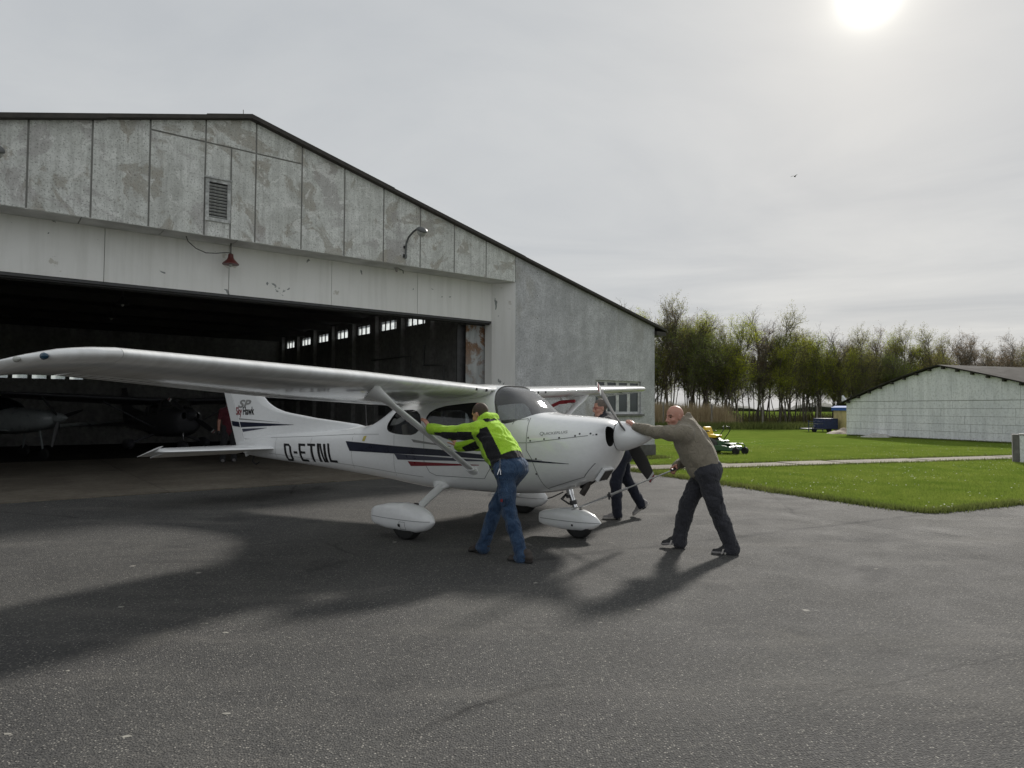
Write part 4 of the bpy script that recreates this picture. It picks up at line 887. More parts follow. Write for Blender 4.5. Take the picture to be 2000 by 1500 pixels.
def tail_mesh(sg):
    vs = [0.03, 0.3, 0.8, 1.3, 1.6, 1.70, 1.735]; S = []
    for v in vs:
        k = 1.0 if v < 1.65 else (0.85 if v < 1.72 else 0.4)
        u0 = np.interp(v, [0, 1.6, 1.7, 1.735], [-4.0, -4.52, -4.60, -4.68]); u1 = np.interp(v, [0, 1.735], [-4.66, -4.84]); s_ = np.linspace(0, 1, 12) ** 1.5; u = u0 + (u1 - u0) * s_
        y = 0.045 * k * np.sqrt(np.clip((u0 - u) / 0.25, 0, 1)); S.append(np.concatenate([np.stack([u, np.full_like(u, -sg * v), 0.882 + y], 1), np.stack([u[::-1][:-1], np.full(11, -sg * v), 0.882 - y[::-1][:-1]], 1)]))
    b = MB(); b.grid(np.array(S), close_v=True, capu=True); b.build('tailplane', M_PAINT, plane, smooth=45)
    S = []
    for v in (0.10, 0.5, 1.0, 1.5, 1.585):
        u0 = np.interp(v, [0, 1.735], [-4.665, -4.845]); u1 = np.interp(v, [0, 1.6], [-5.12, -5.22]); s_ = np.linspace(0, 1, 8); u = u0 + (u1 - u0) * s_; y = 0.042 * (1 - s_) + 0.004; z = 0.882 - 0.125 * s_
        S.append(np.concatenate([np.stack([u, np.full_like(u, -sg * v), z + y], 1), np.stack([u[::-1], np.full(8, -sg * v), (z - y)[::-1]], 1)]))
    b = MB(); b.grid(np.array(S), close_v=True, capu=True); S = []
    for v in (1.588, 1.70, 1.78, 1.80):   # horn balance at the tip
        k = 1 if v < 1.77 else 0.5; u0 = -4.52 if v > 1.73 else -4.845 + 0.0; u1 = -5.20; u0 = -4.48 if v >= 1.745 else u0; s_ = np.linspace(0, 1, 10); u = u0 + (u1 - u0) * s_; z = 0.882 + (-4.84 - u) * -0.27 - 0.0; z = 0.882 - 0.27 * (-4.84 - u); y = 0.03 * k * np.sqrt(np.clip(s_ * 4, 0, 1)) * (1 - s_ * 0.85)
        S.append(np.concatenate([np.stack([u, np.full_like(u, -sg * v), z + y], 1), np.stack([u[::-1][:-1], np.full(9, -sg * v), (z - y)[::-1][:-1]], 1)]))
    b.grid(np.array(S), close_v=True, capu=True); b.build('elevator', M_PAINT, plane, smooth=45)
tail_mesh(1); tail_mesh(-1)
b = MB(); b.prism([(-5.0, 0.70), (-4.75, 0.80), (-5.08, 0.85)], -0.012, 0.012, 'y'); b.build('tail_fairing', M_PAINT, plane)
b = MB(); b.tube([(-4.78, 0, 0.72), (-4.82, 0, 0.62), (-4.72, 0, 0.58), (-4.63, 0, 0.62)], 0.012, 8); b.build('tie_down_ring', M_STEEL, plane)
# spinner and propeller
b = MB(); b.lathe([(2.195, 0.17), (2.22, 0.175), (2.30, 0.165), (2.40, 0.13), (2.50, 0.083), (2.57, 0.042), (2.60, 0.012), (2.603, 0.001)], 40, 'x', (0, 0, 1.255)); b.build('spinner', M_PAINT, plane, smooth=50)
b = MB(); b.lathe([(2.165, 0.16), (2.193, 0.168)], 36, 'x', (0, 0, 1.255)); b.build('spinner_gap', M_HOLE, plane)
BA = math.atan2(0.60, 0.80)
def blade(sign, ang):
    er = Vector((0, -math.cos(ang), math.sin(ang))) * sign; et = Vector((0, math.sin(ang), math.cos(ang))) * sign; ea = Vector((1, 0, 0))
    rs = [0.10, 0.16, 0.22, 0.32, 0.45, 0.6, 0.75, 0.85, 0.9, 0.94, 0.965]; S = []; M = []
    for r in rs:
        ch = np.interp(r, [0.1, 0.18, 0.35, 0.6, 0.85, 0.94, 0.965], [0.10, 0.12, 0.165, 0.175, 0.14, 0.11, 0.06]); th = np.interp(r, [0.1, 0.2, 0.5, 0.965], [0.045, 0.034, 0.02, 0.006]); be = math.radians(np.interp(r, [0.1, 0.3, 0.6, 0.965], [52, 40, 25, 17]))
        cdir = et * math.cos(be) - ea * (math.sin(be)); ndir = ea * math.cos(be) + et * math.sin(be); o = Vector((2.285, 0, 1.255)) + er * r; ring = []
        for q in np.linspace(0, 2 * PI, 16, endpoint=False): ring.append(o + cdir * (ch / 2 * math.cos(q)) + ndir * (th / 2 * math.sin(q) * (1.0 if math.sin(q) > 0 else 0.3)))
        S.append(ring)
    b = MB(); S = np.array([[tuple(p) for p in r_] for r_ in S])
    b.mi = 0; b.grid(S[:8], close_v=True, capu=True); b.mi = 1; b.grid(S[7:9], close_v=True); b.mi = 2; b.grid(S[8:10], close_v=True); b.mi = 1; b.grid(S[9:], close_v=True, capu=True)
    return b.build('propeller_blade', [M_BLADE, M_WFRAME, M_RED], plane, smooth=50)
blade(1, BA); blade(-1, BA)
# exhaust, oil cooler grille
b = MB(); b.lathe([(-0.002, 0.001), (0.0, 0.10)], 24, 'z'); mt = Matrix.Translation((1.86, -0.16, 0.695)) @ Matrix.Rotation(math.radians(-34), 4, 'Y') @ Matrix.Rotation(math.radians(-22), 4, 'X'); b.V = [tuple(mt @ Vector((v[0] * 1.25, v[1] * 0.7, v[2]))) for v in b.V]; b.build('exhaust_opening', M_HOLE, plane)
b = MB(); b.tube([(1.88, -0.16, 0.76), (1.85, -0.17, 0.66), (1.79, -0.18, 0.56)], 0.038, 16, cap=False); b.tube([(1.88, -0.16, 0.76), (1.85, -0.17, 0.66), (1.79, -0.18, 0.56)], 0.031, 16, cap=False); b.build('exhaust_pipe', mat('burnt_exhaust', (0.10, 0.09, 0.085), 0.5, 0.8, var=0.35), plane, smooth=50)
mt = Matrix.Translation((2.055, -0.10, 0.80)) @ Matrix.Rotation(math.radians(34), 4, 'Y')
b = MB(); b.box(-0.03, 0.012, -0.12, 0.12, -0.085, 0.085, mt); fr_ = b.build('intake_box', M_PAINT, plane); b = MB(); b.box(0.013, 0.018, -0.10, 0.10, -0.068, 0.068, mt); b.build('intake_filter', mat('air_filter', (0.06, 0.055, 0.05), 0.95, var=0.4, vs=60), fr_)
# cabin contents
for uu, vv, m_ in ((0.05, 0.27, M_SEAT), (0.05, -0.27, M_SEAT), (-0.75, 0.24, M_SHEEP), (-0.75, -0.24, M_SHEEP)):
    b = MB(); mt = Matrix.Translation((uu, -vv, 0.86)) @ Matrix.Rotation(math.radians(-12), 4, 'Y'); b.box(-0.05, 0.06, -0.20, 0.20, 0, 0.50, mt); b.box(0.06, 0.5, -0.20, 0.20, 0.0, 0.10, mt); bo = bev(b.build('seat', m_, plane), 0.03, 3)
    b = MB(); b.box(-0.04, 0.05, -0.11, 0.11, 0.53, 0.68, mt); bev(b.build('headrest', m_, bo), 0.03, 3)
b = MB(); b.prism([(1.16, 1.2), (1.16, 1.40), (0.98, 1.44), (0.76, 1.42), (0.72, 1.34), (0.78, 1.1)], -0.46, 0.46, 'y'); bev(b.build('dashboard', mat('black_vinyl', (0.025, 0.025, 0.027), 0.7), plane), 0.02)
# aerials
for u, v, du, dz in ((-0.62, 0.22, -0.30, 0.17), (-0.62, -0.24, -0.30, 0.17)):
    le, z, ch, dr, th = wing_at(0.5); zb = z - 0.8 * dr + 0.02; b = MB(); b.tube([(u, -v, zb - 0.02), (u + du, -v, zb + dz)], [0.011, 0.006], 8); b.build('antenna', M_PAINT, plane)
b = MB(); b.tube([(-2.02, 0, 1.24), (-2.02, 0, 1.33), (-2.06, 0, 1.86)], [0.02, 0.009, 0.004], 8); b.build('whip_antenna', M_BLADE, plane)
b = MB(); b.tube([(0.30, 1.85, 1.80), (0.33, 1.85, 1.70), (0.37, 1.85, 1.695), (0.50, 1.85, 1.695)], 0.012, 8); b.build('pitot_tube', M_ALU, plane)
b = MB(); b.box(0.44, 0.47, 3.45, 3.75, 1.855, 1.895); b.build('landing_light', M_HOLE, plane)
# ribbon on the pitot cover
t = thing('warning_ribbon', 'red warning ribbon hanging from the pitot tube under the far wing', 'ribbon', apt(0.45, -1.85, 1.69), PROT)
P = [[(-0.02, -0.0, 0.02), (-0.02, 0.0, -0.04)], [(-0.12, -0.06, 0.005), (-0.12, -0.06, -0.05)], [(-0.22, -0.12, -0.05), (-0.23, -0.12, -0.11)], [(-0.30, -0.2, -0.13), (-0.32, -0.18, -0.19)]]
P2 = [[(a[0], a[1] + 0.006, a[2]), (c2[0], c2[1] + 0.006, c2[2])] for a, c2 in P]
b = MB(); b.grid(np.array(P)); b.grid(np.array(P2)); b.build('streamer', mat('red_ribbon', (0.30, 0.02, 0.03), 0.7), t, fix=False)
b = MB(); b.tube([(-0.05, 0, -0.01), (0.12, 0, 0.0)], 0.025, 10); b.build('cover', mat('red_ribbon_cover', (0.26, 0.02, 0.03), 0.7), t)
# ------------------------------------------------------------------ tow bar
TA, TB = apt(1.62, 0.0, 0.36), Vector((1.80, 7.70, 0.885))
tow = thing('tow_bar', 'grey telescopic tow bar running from the nose wheel to the bald man', 'tow bar', TA)
dv = TB - TA; L_ = dv.length; dd = dv.normalized()
b = MB(); b.tube([dd * 0.05, dd * (L_ * 0.55)], 0.014, 10); b.build('outer_tube', M_ALU, tow, smooth=60)
b = MB(); b.tube([dd * (L_ * 0.5), dd * (L_ + 0.04)], 0.008, 10); b.build('inner_tube', M_ALU, tow, smooth=60)
b = MB(); sd = dd.cross(Vector((0, 0, 1))).normalized(); b.tube([dd * (L_ + 0.03) - sd * 0.09, dd * (L_ + 0.03) + sd * 0.09], 0.015, 10); b.build('handle', M_BLADE, tow, smooth=60)
b = MB(); b.tube([dd * (L_ * 0.36) - Vector((0, 0, 0.05)), dd * (L_ * 0.36) + Vector((0, 0, 0.04))], 0.012, 8); b.tube([dd * (L_ * 0.35), dd * (L_ * 0.38)], 0.026, 10); b.build('clamp', M_STEEL, tow)
b = MB(); b.tube([dd * 0.12, sd * 0.07 + dd * 0.02, sd * 0.075 - dd * 0.03], 0.009, 8); b.tube([dd * 0.12, -sd * 0.07 + dd * 0.02, -sd * 0.075 - dd * 0.03], 0.009, 8); b.build('fork', M_ALU, tow, smooth=60)
# ------------------------------------------------------------------ aircraft parked inside the hangar
M_DIM = mat('hall_shade_aircraft_paint', (0.10, 0.10, 0.11), 0.35)  # paint darkened to stand in for the shade deep in the hall
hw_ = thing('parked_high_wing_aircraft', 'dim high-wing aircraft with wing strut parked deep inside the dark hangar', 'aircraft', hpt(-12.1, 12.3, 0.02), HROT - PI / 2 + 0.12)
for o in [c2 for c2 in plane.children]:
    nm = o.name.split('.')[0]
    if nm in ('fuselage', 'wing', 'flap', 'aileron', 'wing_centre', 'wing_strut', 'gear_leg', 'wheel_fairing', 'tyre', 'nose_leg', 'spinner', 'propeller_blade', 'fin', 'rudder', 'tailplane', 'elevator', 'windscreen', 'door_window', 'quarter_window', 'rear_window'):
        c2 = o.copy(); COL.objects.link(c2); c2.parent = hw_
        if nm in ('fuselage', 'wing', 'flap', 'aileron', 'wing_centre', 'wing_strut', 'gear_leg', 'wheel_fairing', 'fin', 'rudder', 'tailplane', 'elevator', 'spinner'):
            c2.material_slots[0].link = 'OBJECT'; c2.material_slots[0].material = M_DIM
M_GREYPL = mat('grey_aircraft_paint', (0.24, 0.26, 0.265), 0.3)
lw = thing('parked_low_wing_aircraft', 'grey low-wing aircraft with pointed spinner parked at the left inside the hangar', 'aircraft', hpt(-17.2, 10.4, 0.02), HROT - math.radians(50))
LWF = Loft([(2.3, 1.17, 1.28, 0.05, 1.22, 2.2), (2.2, 1.02, 1.36, 0.24, 1.2, 2.3), (2.0, 0.92, 1.42, 0.36, 1.17, 2.4), (1.5, 0.80, 1.48, 0.46, 1.12, 2.5), (0.8, 0.74, 1.52, 0.52, 1.1, 2.6), (-0.2, 0.74, 1.46, 0.50, 1.1, 2.6), (-1.5, 0.84, 1.38, 0.34, 1.1, 2.4), (-3.6, 1.0, 1.28, 0.12, 1.14, 2.2), (-4.0, 1.05, 1.24, 0.06, 1.15, 2.0)])
us = np.arange(-4.0, 2.31, 0.1); b = MB(); b.grid(LWF.rings(us, 40), close_v=True, capu=True); b.build('fuselage', M_GREYPL, lw, smooth=40)
CAN = Loft([(1.0, 1.40, 1.46, 0.2, 1.42, 2.2), (0.7, 1.36, 1.70, 0.42, 1.44, 2.3), (0.2, 1.36, 1.88, 0.46, 1.46, 2.4), (-0.4, 1.34, 1.86, 0.44, 1.45, 2.4), (-1.0, 1.30, 1.62, 0.34, 1.42, 2.3), (-1.5, 1.28, 1.42, 0.2, 1.36, 2.1)]); b = MB(); b.grid(CAN.rings(np.arange(-1.5, 1.01, 0.08), 32), close_v=True, capu=True); b.build('canopy', mat('tinted_canopy', (0.01, 0.012, 0.014), 0.06), lw, smooth=50)
def flat_surf(name, par, secs, m_):
    S = []
    for y, u0, u1, z, th in secs:
        u, t_ = lens(u0, u1, th); S.append(np.concatenate([np.stack([u, np.full_like(u, y), z + t_], 1), np.stack([u[::-1][1:-1], np.full(len(u) - 2, y), z - t_[::-1][1:-1] * 0.6], 1)]))
    b = MB(); b.grid(np.array(S), close_v=True, capu=True); return b.build(name, m_, par, smooth=45)
for sg in (1, -1):
    flat_surf('wing', lw, [(sg * 0.3, 1.1, -0.35, 0.84, 0.09), (sg * 2.5, 0.95, -0.25, 0.95, 0.075), (sg * 4.2, 0.8, -0.1, 1.05, 0.05), (sg * 4.45, 0.5, 0.0, 1.08, 0.02)], M_GREYPL)
    flat_surf('tailplane', lw, [(sg * 0.05, -3.2, -3.95, 1.2, 0.03), (sg * 1.4, -3.45, -3.95, 1.22, 0.02)], M_GREYPL)
    b = MB(); b.tube([(0.2, sg * 0.9, 0.82), (0.0, sg * 1.05, 0.25)], 0.03, 8); b.build('gear_leg', M_GREYPL, lw); b = MB(); b.lathe([(-0.06, 0.08), (-0.06, 0.16), (0, 0.19), (0.06, 0.16), (0.06, 0.08)], 20, 'y', (0.0, sg * 1.08, 0.19)); b.build('tyre', M_TYRE, lw, smooth=40)
b = MB(); b.tube([(1.7, 0, 0.85), (1.85, 0, 0.2)], 0.025, 8); b.build('gear_leg', M_GREYPL, lw); b = MB(); b.lathe([(-0.05, 0.08), (-0.05, 0.14), (0, 0.17), (0.05, 0.14), (0.05, 0.08)], 20, 'y', (1.87, 0, 0.17)); b.build('tyre', M_TYRE, lw, smooth=40)
flat_surf('fin', lw, [(0, 0, 0, 0, 0)][:0] or [(-0.02, -3.0, -3.95, 1.22, 0.01), (0.02, -3.0, -3.95, 1.22, 0.01)], M_GREYPL)
b = MB(); b.prism([(-2.9, 1.28), (-3.95, 1.22), (-4.2, 2.15), (-3.75, 2.15)], -0.03, 0.03, 'y'); bev(b.build('rudder', M_GREYPL, lw), 0.015)
b = MB(); b.lathe([(2.28, 0.15), (2.4, 0.13), (2.55, 0.07), (2.66, 0.005)], 24, 'x', (0, 0, 1.22)); b.build('spinner', M_GREYPL, lw, smooth=50)
for k in range(3):
    a_ = math.radians(15 + 120 * k); e_ = Vector((0, math.cos(a_), math.sin(a_))); b = MB(); b.tube([Vector((2.36, 0, 1.22)) + e_ * r_ for r_ in (0.1, 0.3, 0.6, 0.85)], [0.05, 0.075, 0.06, 0.03], 10, sx=0.25, flat=(0.5, -e_.z, e_.y)); b.build('propeller_blade', M_BLADE, lw, smooth=60)
# ------------------------------------------------------------------ people: one continuous surface each, grown from smooth-joined limbs
class Body:
    def __init__(s, lo, hi, h):
        s.lo = np.array(lo, float); s.h = h; s.n = np.ceil((np.array(hi) - s.lo) / h).astype(int) + 1
        s.D = np.full(s.n, 1.0, np.float32); s.M = np.zeros(s.n, np.int8)
    def sub(s, lo, hi):
        a = np.clip(np.floor((np.array(lo) - s.lo) / s.h).astype(int), 0, s.n - 1); b = np.clip(np.ceil((np.array(hi) - s.lo) / s.h).astype(int) + 1, 1, s.n)
        sl = tuple(slice(i, j) for i, j in zip(a, b)); ax = [s.lo[k] + s.h * np.arange(a[k], b[k], dtype=np.float32) for k in range(3)]
        X, Y, Z = np.meshgrid(*ax, indexing='ij', copy=False); return sl, X, Y, Z
    def join(s, sl, d, m, k):
        D = s.D[sl]; M = s.M[sl]; near = d < D; M[near] = m
        if k > 0:
            hh = np.clip(0.5 + 0.5 * (D - d) / k, 0, 1); s.D[sl] = D * (1 - hh) + d * hh - k * hh * (1 - hh)
        else: s.D[sl] = np.minimum(D, d)
    def limb(s, a, b, ra, rb, m, k=0.03, flat=None, fs=1.0, clip=None):
        """round cone from a to b; flat: direction along which the section is squeezed by fs"""
        a = np.array(a, float); b = np.array(b, float); R = max(ra, rb) * (1 if fs <= 1 else fs) + max(k, 0.02) * 1.5 + 0.02
        sl, X, Y, Z = s.sub(np.minimum(a, b) - R, np.maximum(a, b) + R)
        d = b - a; L2 = d @ d + 1e-9; px, py, pz = X - a[0], Y - a[1], Z - a[2]
        t = np.clip((px * d[0] + py * d[1] + pz * d[2]) / L2, 0, 1); qx, qy, qz = px - t * d[0], py - t * d[1], pz - t * d[2]
        if flat is not None:
            f = np.array(flat, float); f /= np.linalg.norm(f); w = qx * f[0] + qy * f[1] + qz * f[2]; e = w * (1 / fs - 1)
            qx, qy, qz = qx + e * f[0], qy + e * f[1], qz + e * f[2]
        dist = np.sqrt(qx * qx + qy * qy + qz * qz) - (ra + (rb - ra) * t)
        if flat is not None: dist = dist * min(1.0, fs)
        if clip is not None:
            cp_, cn_ = np.array(clip[0], float), U3(clip[1]); dist = np.maximum(dist, -((X - cp_[0]) * cn_[0] + (Y - cp_[1]) * cn_[1] + (Z - cp_[2]) * cn_[2]))
        s.join(sl, dist.astype(np.float32), m, k)
    def chain(s, pts, rs, m, k=0.03, flat=None, fs=1.0):
        for i in range(len(pts) - 1): s.limb(pts[i], pts[i + 1], rs[i], rs[i + 1], m, k, flat, fs)
    def ball(s, c, r, m, k=0.02, ax=None, cut=False):
        """ellipsoid; ax: rows are its axes, r the radii"""
        c = np.array(c, float); r = np.array(r if hasattr(r, '__len__') else (r, r, r), float); R = r.max() + max(k, 0.02) * 1.5 + 0.01
        sl, X, Y, Z = s.sub(c - R, c + R); P = np.stack([X - c[0], Y - c[1], Z - c[2]], -1)
        if ax is not None: P = P @ np.array(ax, float).T
        q = np.sqrt(((P / r) ** 2).sum(-1)); g2 = np.sqrt(((P / (r * r)) ** 2).sum(-1)) + 1e-6; d = (q * (q - 1) / g2).astype(np.float32)
        if cut:
            D = s.D[sl]; hh = np.clip(0.5 - 0.5 * (D + d) / max(k, 1e-4), 0, 1); s.D[sl] = D * (1 - hh) + (-d) * hh + k * hh * (1 - hh)
        else: s.join(sl, d, m, k)
    def wrinkle(s, mats, amp, freq, seed=0, stretch=(1, 1, 1)):
        r = np.random.default_rng(seed); ax = [s.lo[k] + s.h * np.arange(s.n[k], dtype=np.float32) for k in range(3)]
        msk = np.isin(s.M, mats) & (np.abs(s.D) < 0.03); I = np.argwhere(msk); P = s.lo + I * s.h; P = P * np.array(stretch); w = np.zeros(len(P))
        for j in range(5):
            d = r.normal(size=3); d /= np.linalg.norm(d); d2 = r.normal(size=3); ph = r.uniform(0, 6.28); f = freq * r.uniform(0.6, 1.5)
            w += np.abs(np.sin(P @ d * f + ph + 1.6 * np.sin(P @ d2 * f * 0.45 + ph * 2))) ** 2 / 5
        s.D[msk] += ((0.4 - w) * amp).astype(np.float32)
    def mesh(s, name, mats, recolor=None):
        D, n = s.D, s.n; neg = D < 0
        idx = -np.ones(n - 1, np.int64); acc = np.zeros(tuple(n - 1) + (3,), np.float32); cnt = np.zeros(n - 1, np.float32)
        C8 = [(i, j, k) for i in (0, 1) for j in (0, 1) for k in (0, 1)]
        def corner(A, c): return A[c[0]:n[0] - 1 + c[0], c[1]:n[1] - 1 + c[1], c[2]:n[2] - 1 + c[2]]
        sm = sum(corner(neg, c).astype(np.int8) for c in C8); act = (sm > 0) & (sm < 8); I = np.argwhere(act); idx[act] = np.arange(len(I))
        V = np.zeros((len(I), 3)); ct = np.zeros(len(I))
        for c1 in C8:
            for ax in range(3):
                if c1[ax]: continue
                c2 = list(c1); c2[ax] = 1; a = D[tuple((I + c1).T)]; b = D[tuple((I + c2).T)]; cr = (a < 0) != (b < 0); t = np.where(cr, a / np.where(cr, a - b, 1), 0)
                P = np.tile(np.array(c1, float), (len(I), 1)); P[:, ax] = t; V[cr] += P[cr]; ct[cr] += 1
        V = s.lo + (I + V / ct[:, None]) * s.h; F = []; FM = []
        for ax in range(3):
            o1, o2 = [(1, 2), (2, 0), (0, 1)][ax]; sl0 = [slice(1, -1)] * 3; sl0[ax] = slice(0, -1); sl1 = list(sl0); sl1[ax] = slice(1, None)
            a, b = neg[tuple(sl0)], neg[tuple(sl1)]; E = np.argwhere(a != b); off = np.array([1, 1, 1]); off[ax] = 0; E = E + off; fl = neg[tuple(E.T)]
            def vid(d1, d2):
                q = E.copy(); q[:, o1] += d1; q[:, o2] += d2; return idx[tuple(q.T)]
            Q = np.stack([vid(-1, -1), vid(0, -1), vid(0, 0), vid(-1, 0)], 1); Q[~fl] = Q[~fl][:, ::-1]; F.append(Q); FM.append(s.M[tuple(E.T)])
        F = np.concatenate(F); FM = np.concatenate(FM).astype(np.int32); ok = (F >= 0).all(1); F, FM = F[ok], FM[ok]
        if recolor is not None: FM = recolor(V[F].mean(1), FM)
        me = bpy.data.meshes.new(name); me.vertices.add(len(V)); me.vertices.foreach_set('co', V.astype(np.float32).ravel()); me.loops.add(F.size); me.loops.foreach_set('vertex_index', F.astype(np.int32).ravel())
        me.polygons.add(len(F)); me.polygons.foreach_set('loop_start', np.arange(0, F.size, 4, dtype=np.int32)); me.polygons.foreach_set('loop_total', np.full(len(F), 4, np.int32)); me.polygons.foreach_set('use_smooth', np.ones(len(F), bool))
        for mm in mats: me.materials.append(mm)
        me.polygons.foreach_set('material_index', FM); me.update(calc_edges=True); me.validate(); return me
def U3(v): v = np.array(v, float); return v / np.linalg.norm(v)
def lerp(a, b, t): return np.array(a, float) * (1 - t) + np.array(b, float) * t
def hand(B, wrist, fdir, palm_n, thumb_side, m, curl=0.6, s=1.0, spread=1.0):
    """palm plus five bent fingers; fdir from wrist to fingers, palm_n out of the palm, curl bends the fingers towards it"""
    f = U3(fdir); n = U3(np.array(palm_n) - f * np.dot(palm_n, f)); t = U3(np.cross(f, n)) * thumb_side; w = np.array(wrist, float)
    B.limb(w - f * 0.03 * s, w + f * 0.02 * s, 0.027 * s, 0.028 * s, m, 0.015); B.limb(w + f * 0.02 * s, w + f * 0.075 * s, 0.030 * s, 0.036 * s, m, 0.012, flat=n, fs=0.5)
    for i, (off, L) in enumerate(((0.030, 0.078), (0.010, 0.088), (-0.011, 0.082), (-0.030, 0.064))):
        p = w + f * (0.082 - 0.004 * abs(i - 1)) * s + t * off * s; d = f + t * (off * 2.2 * spread); a = 0.0
        for seg, q in ((0.45, 0.6), (0.32, 1.0), (0.23, 0.8)):
            a += curl * q; dd_ = U3(d) * math.cos(a) + n * math.sin(a); p2 = p + dd_ * L * seg * s; B.limb(p, p2, 0.0092 * s, 0.0082 * s, m, 0.004); p = p2
    p = w + f * 0.025 * s + t * 0.03 * s; d1 = U3(f * 0.65 + t * 0.75 + n * 0.25); p2 = p + d1 * 0.042 * s; B.limb(p, p2, 0.014 * s, 0.011 * s, m, 0.01); d2 = U3(f * 0.85 + t * 0.25 + n * (0.3 + 0.5 * curl)); p3 = p2 + d2 * 0.034 * s; B.limb(p2, p3, 0.011 * s, 0.010 * s, m, 0.005); B.limb(p3, p3 + U3(d2 + n * 0.2) * 0.024 * s, 0.010 * s, 0.008 * s, m, 0.004)
def head(B, c, face, upv, skin, hair=None, hl=0.0, neck=None, bald=True):
    """c: centre of the skull; face: the way it looks"""
    f = U3(np.array(face) - np.array(upv) * np.dot(face, upv)); u = U3(upv); r = np.cross(f, u); c = np.array(c, float); ax = [f, r, u]
    B.ball(c + u * 0.03 - f * 0.01, (0.098, 0.078, 0.093), skin, 0.01, ax); B.ball(c - u * 0.045 + f * 0.022, (0.072, 0.062, 0.082), skin, 0.03, ax); B.ball(c - u * 0.105 + f * 0.062, (0.026, 0.032, 0.022), skin, 0.025, ax)
    for sg in (-1, 1):
        B.limb(c + r * sg * 0.055 - u * 0.085 + f * 0.0, c - u * 0.112 + f * 0.055 + r * sg * 0.018, 0.022, 0.018, skin, 0.025)
        B.ball(c + f * 0.075 + r * sg * 0.034 + u * 0.002, (0.02, 0.018, 0.013), skin, 0.01, ax, cut=True); B.limb(c + f * 0.083 + r * sg * 0.012 + u * 0.022, c + f * 0.068 + r * sg * 0.055 + u * 0.02, 0.010, 0.008, skin, 0.012)
        B.ball(c + f * 0.069 + r * sg * 0.032 + u * 0.0, 0.0125, skin, 0.004); B.ball(c + f * 0.06 + r * sg * 0.045 - u * 0.035, (0.02, 0.022, 0.018), skin, 0.02, ax)
        e = c + r * sg * 0.08 - f * 0.008 - u * 0.012; B.ball(e, (0.020, 0.009, 0.031), skin, 0.006, [U3(f - r * sg * 0.35), U3(r * sg + f * 0.35), u]); B.ball(e + r * sg * 0.009 + f * 0.003, (0.010, 0.006, 0.018), skin, 0.004, [f, r, u], cut=True)
    B.limb(c + f * 0.088 + u * 0.008, c + f * 0.113 - u * 0.036, 0.009, 0.0135, skin, 0.012); B.limb(c + f * 0.098 - u * 0.042 - r * 0.013, c + f * 0.098 - u * 0.042 + r * 0.013, 0.010, 0.010, skin, 0.006)
    B.limb(c + f * 0.086 - u * 0.066 - r * 0.017, c + f * 0.086 - u * 0.066 + r * 0.017, 0.0085, 0.0085, skin, 0.005); B.limb(c + f * 0.084 - u * 0.079 - r * 0.013, c + f * 0.084 - u * 0.079 + r * 0.013, 0.0085, 0.0085, skin, 0.005)
    if neck is not None: B.limb(c - u * 0.06 - f * 0.02, neck, 0.056, 0.066, skin, 0.03)
    return c, f, r, u
def shoe(B, heel, toe, upv, m_up, m_sole, s=1.0):
    """heel and toe: points on the sole line"""
    h_, t_ = np.array(heel, float), np.array(toe, float); f = U3(t_ - h_); u = U3(np.array(upv) - f * np.dot(upv, f)); L = np.linalg.norm(t_ - h_)
    B.limb(h_ + u * 0.018 + f * 0.035, t_ + u * 0.016 - f * 0.04, 0.036, 0.043, m_sole, 0.0, flat=u, fs=0.34)
    B.limb(h_ + u * 0.058 + f * 0.035, h_ + u * 0.052 + f * L * 0.55, 0.040, 0.040, m_up, 0.02); B.limb(h_ + u * 0.052 + f * L * 0.5, t_ + u * 0.036 - f * 0.045, 0.042, 0.034, m_up, 0.02, flat=u, fs=0.75); B.limb(h_ + u * 0.075 + f * 0.05, h_ + u * 0.105 + f * 0.055, 0.042, 0.044, m_up, 0.02)
    return h_ + u * 0.10 + f * 0.055
def f_skin_(c):
    def f(N):
        a = N.noise(N.co(), 30.0, 4.0); b = N.noise(N.co(), 9.0, 3.0)
        N.set(color=N.mix(N.ramp(b, [(0.35, 0.0), (0.7, 0.45)]), c, (c[0] * 1.02, c[1] * 0.72, c[2] * 0.66)), rough=0.48, normal=N.bump(a, 0.12, 0.004)); N.b.inputs['Subsurface Weight'].default_value = 0.08; N.b.inputs['Subsurface Radius'].default_value = (0.02, 0.008, 0.004)
    return f
M_FACE = mat('pink_skin', fn=f_skin_((0.50, 0.27, 0.20))); M_FACE2 = mat('tanned_skin', fn=f_skin_((0.40, 0.235, 0.175)))
def f_cloth(c, hi, sc=260.0, fold=0.35):
    def f(N):
        v = N.co(); a = N.noise(v, sc, 2.0); b = N.noise(v, 10.0, 5.0, 0.65, 0.6); w = N.noise(N.co((1, 1, 0.6)), 13.0, 4.0, 0.6, 1.6)
        col = N.mix(N.ramp(b, [(0.3, 0.0), (0.7, 1.0)]), c, hi); col = N.mix(N.ramp(a, [(0.4, 0.35), (0.6, 0.0)]), col, tuple(x * 0.6 for x in c))
        nb = N.bump(w, min(1.0, fold * 1.5), 0.035); N.set(color=col, rough=0.9, spec=0.2, normal=N.bump(a, 0.25, 0.002, nb)); N.b.inputs['Sheen Weight'].default_value = 0.15
    return f
M_HIVIS = mat('hivis_fleece', fn=f_cloth((0.36, 0.66, 0.03), (0.50, 0.80, 0.07), 150.0)); M_BLACKCL = mat('black_softshell', fn=f_cloth((0.012, 0.012, 0.014), (0.022, 0.022, 0.025)))
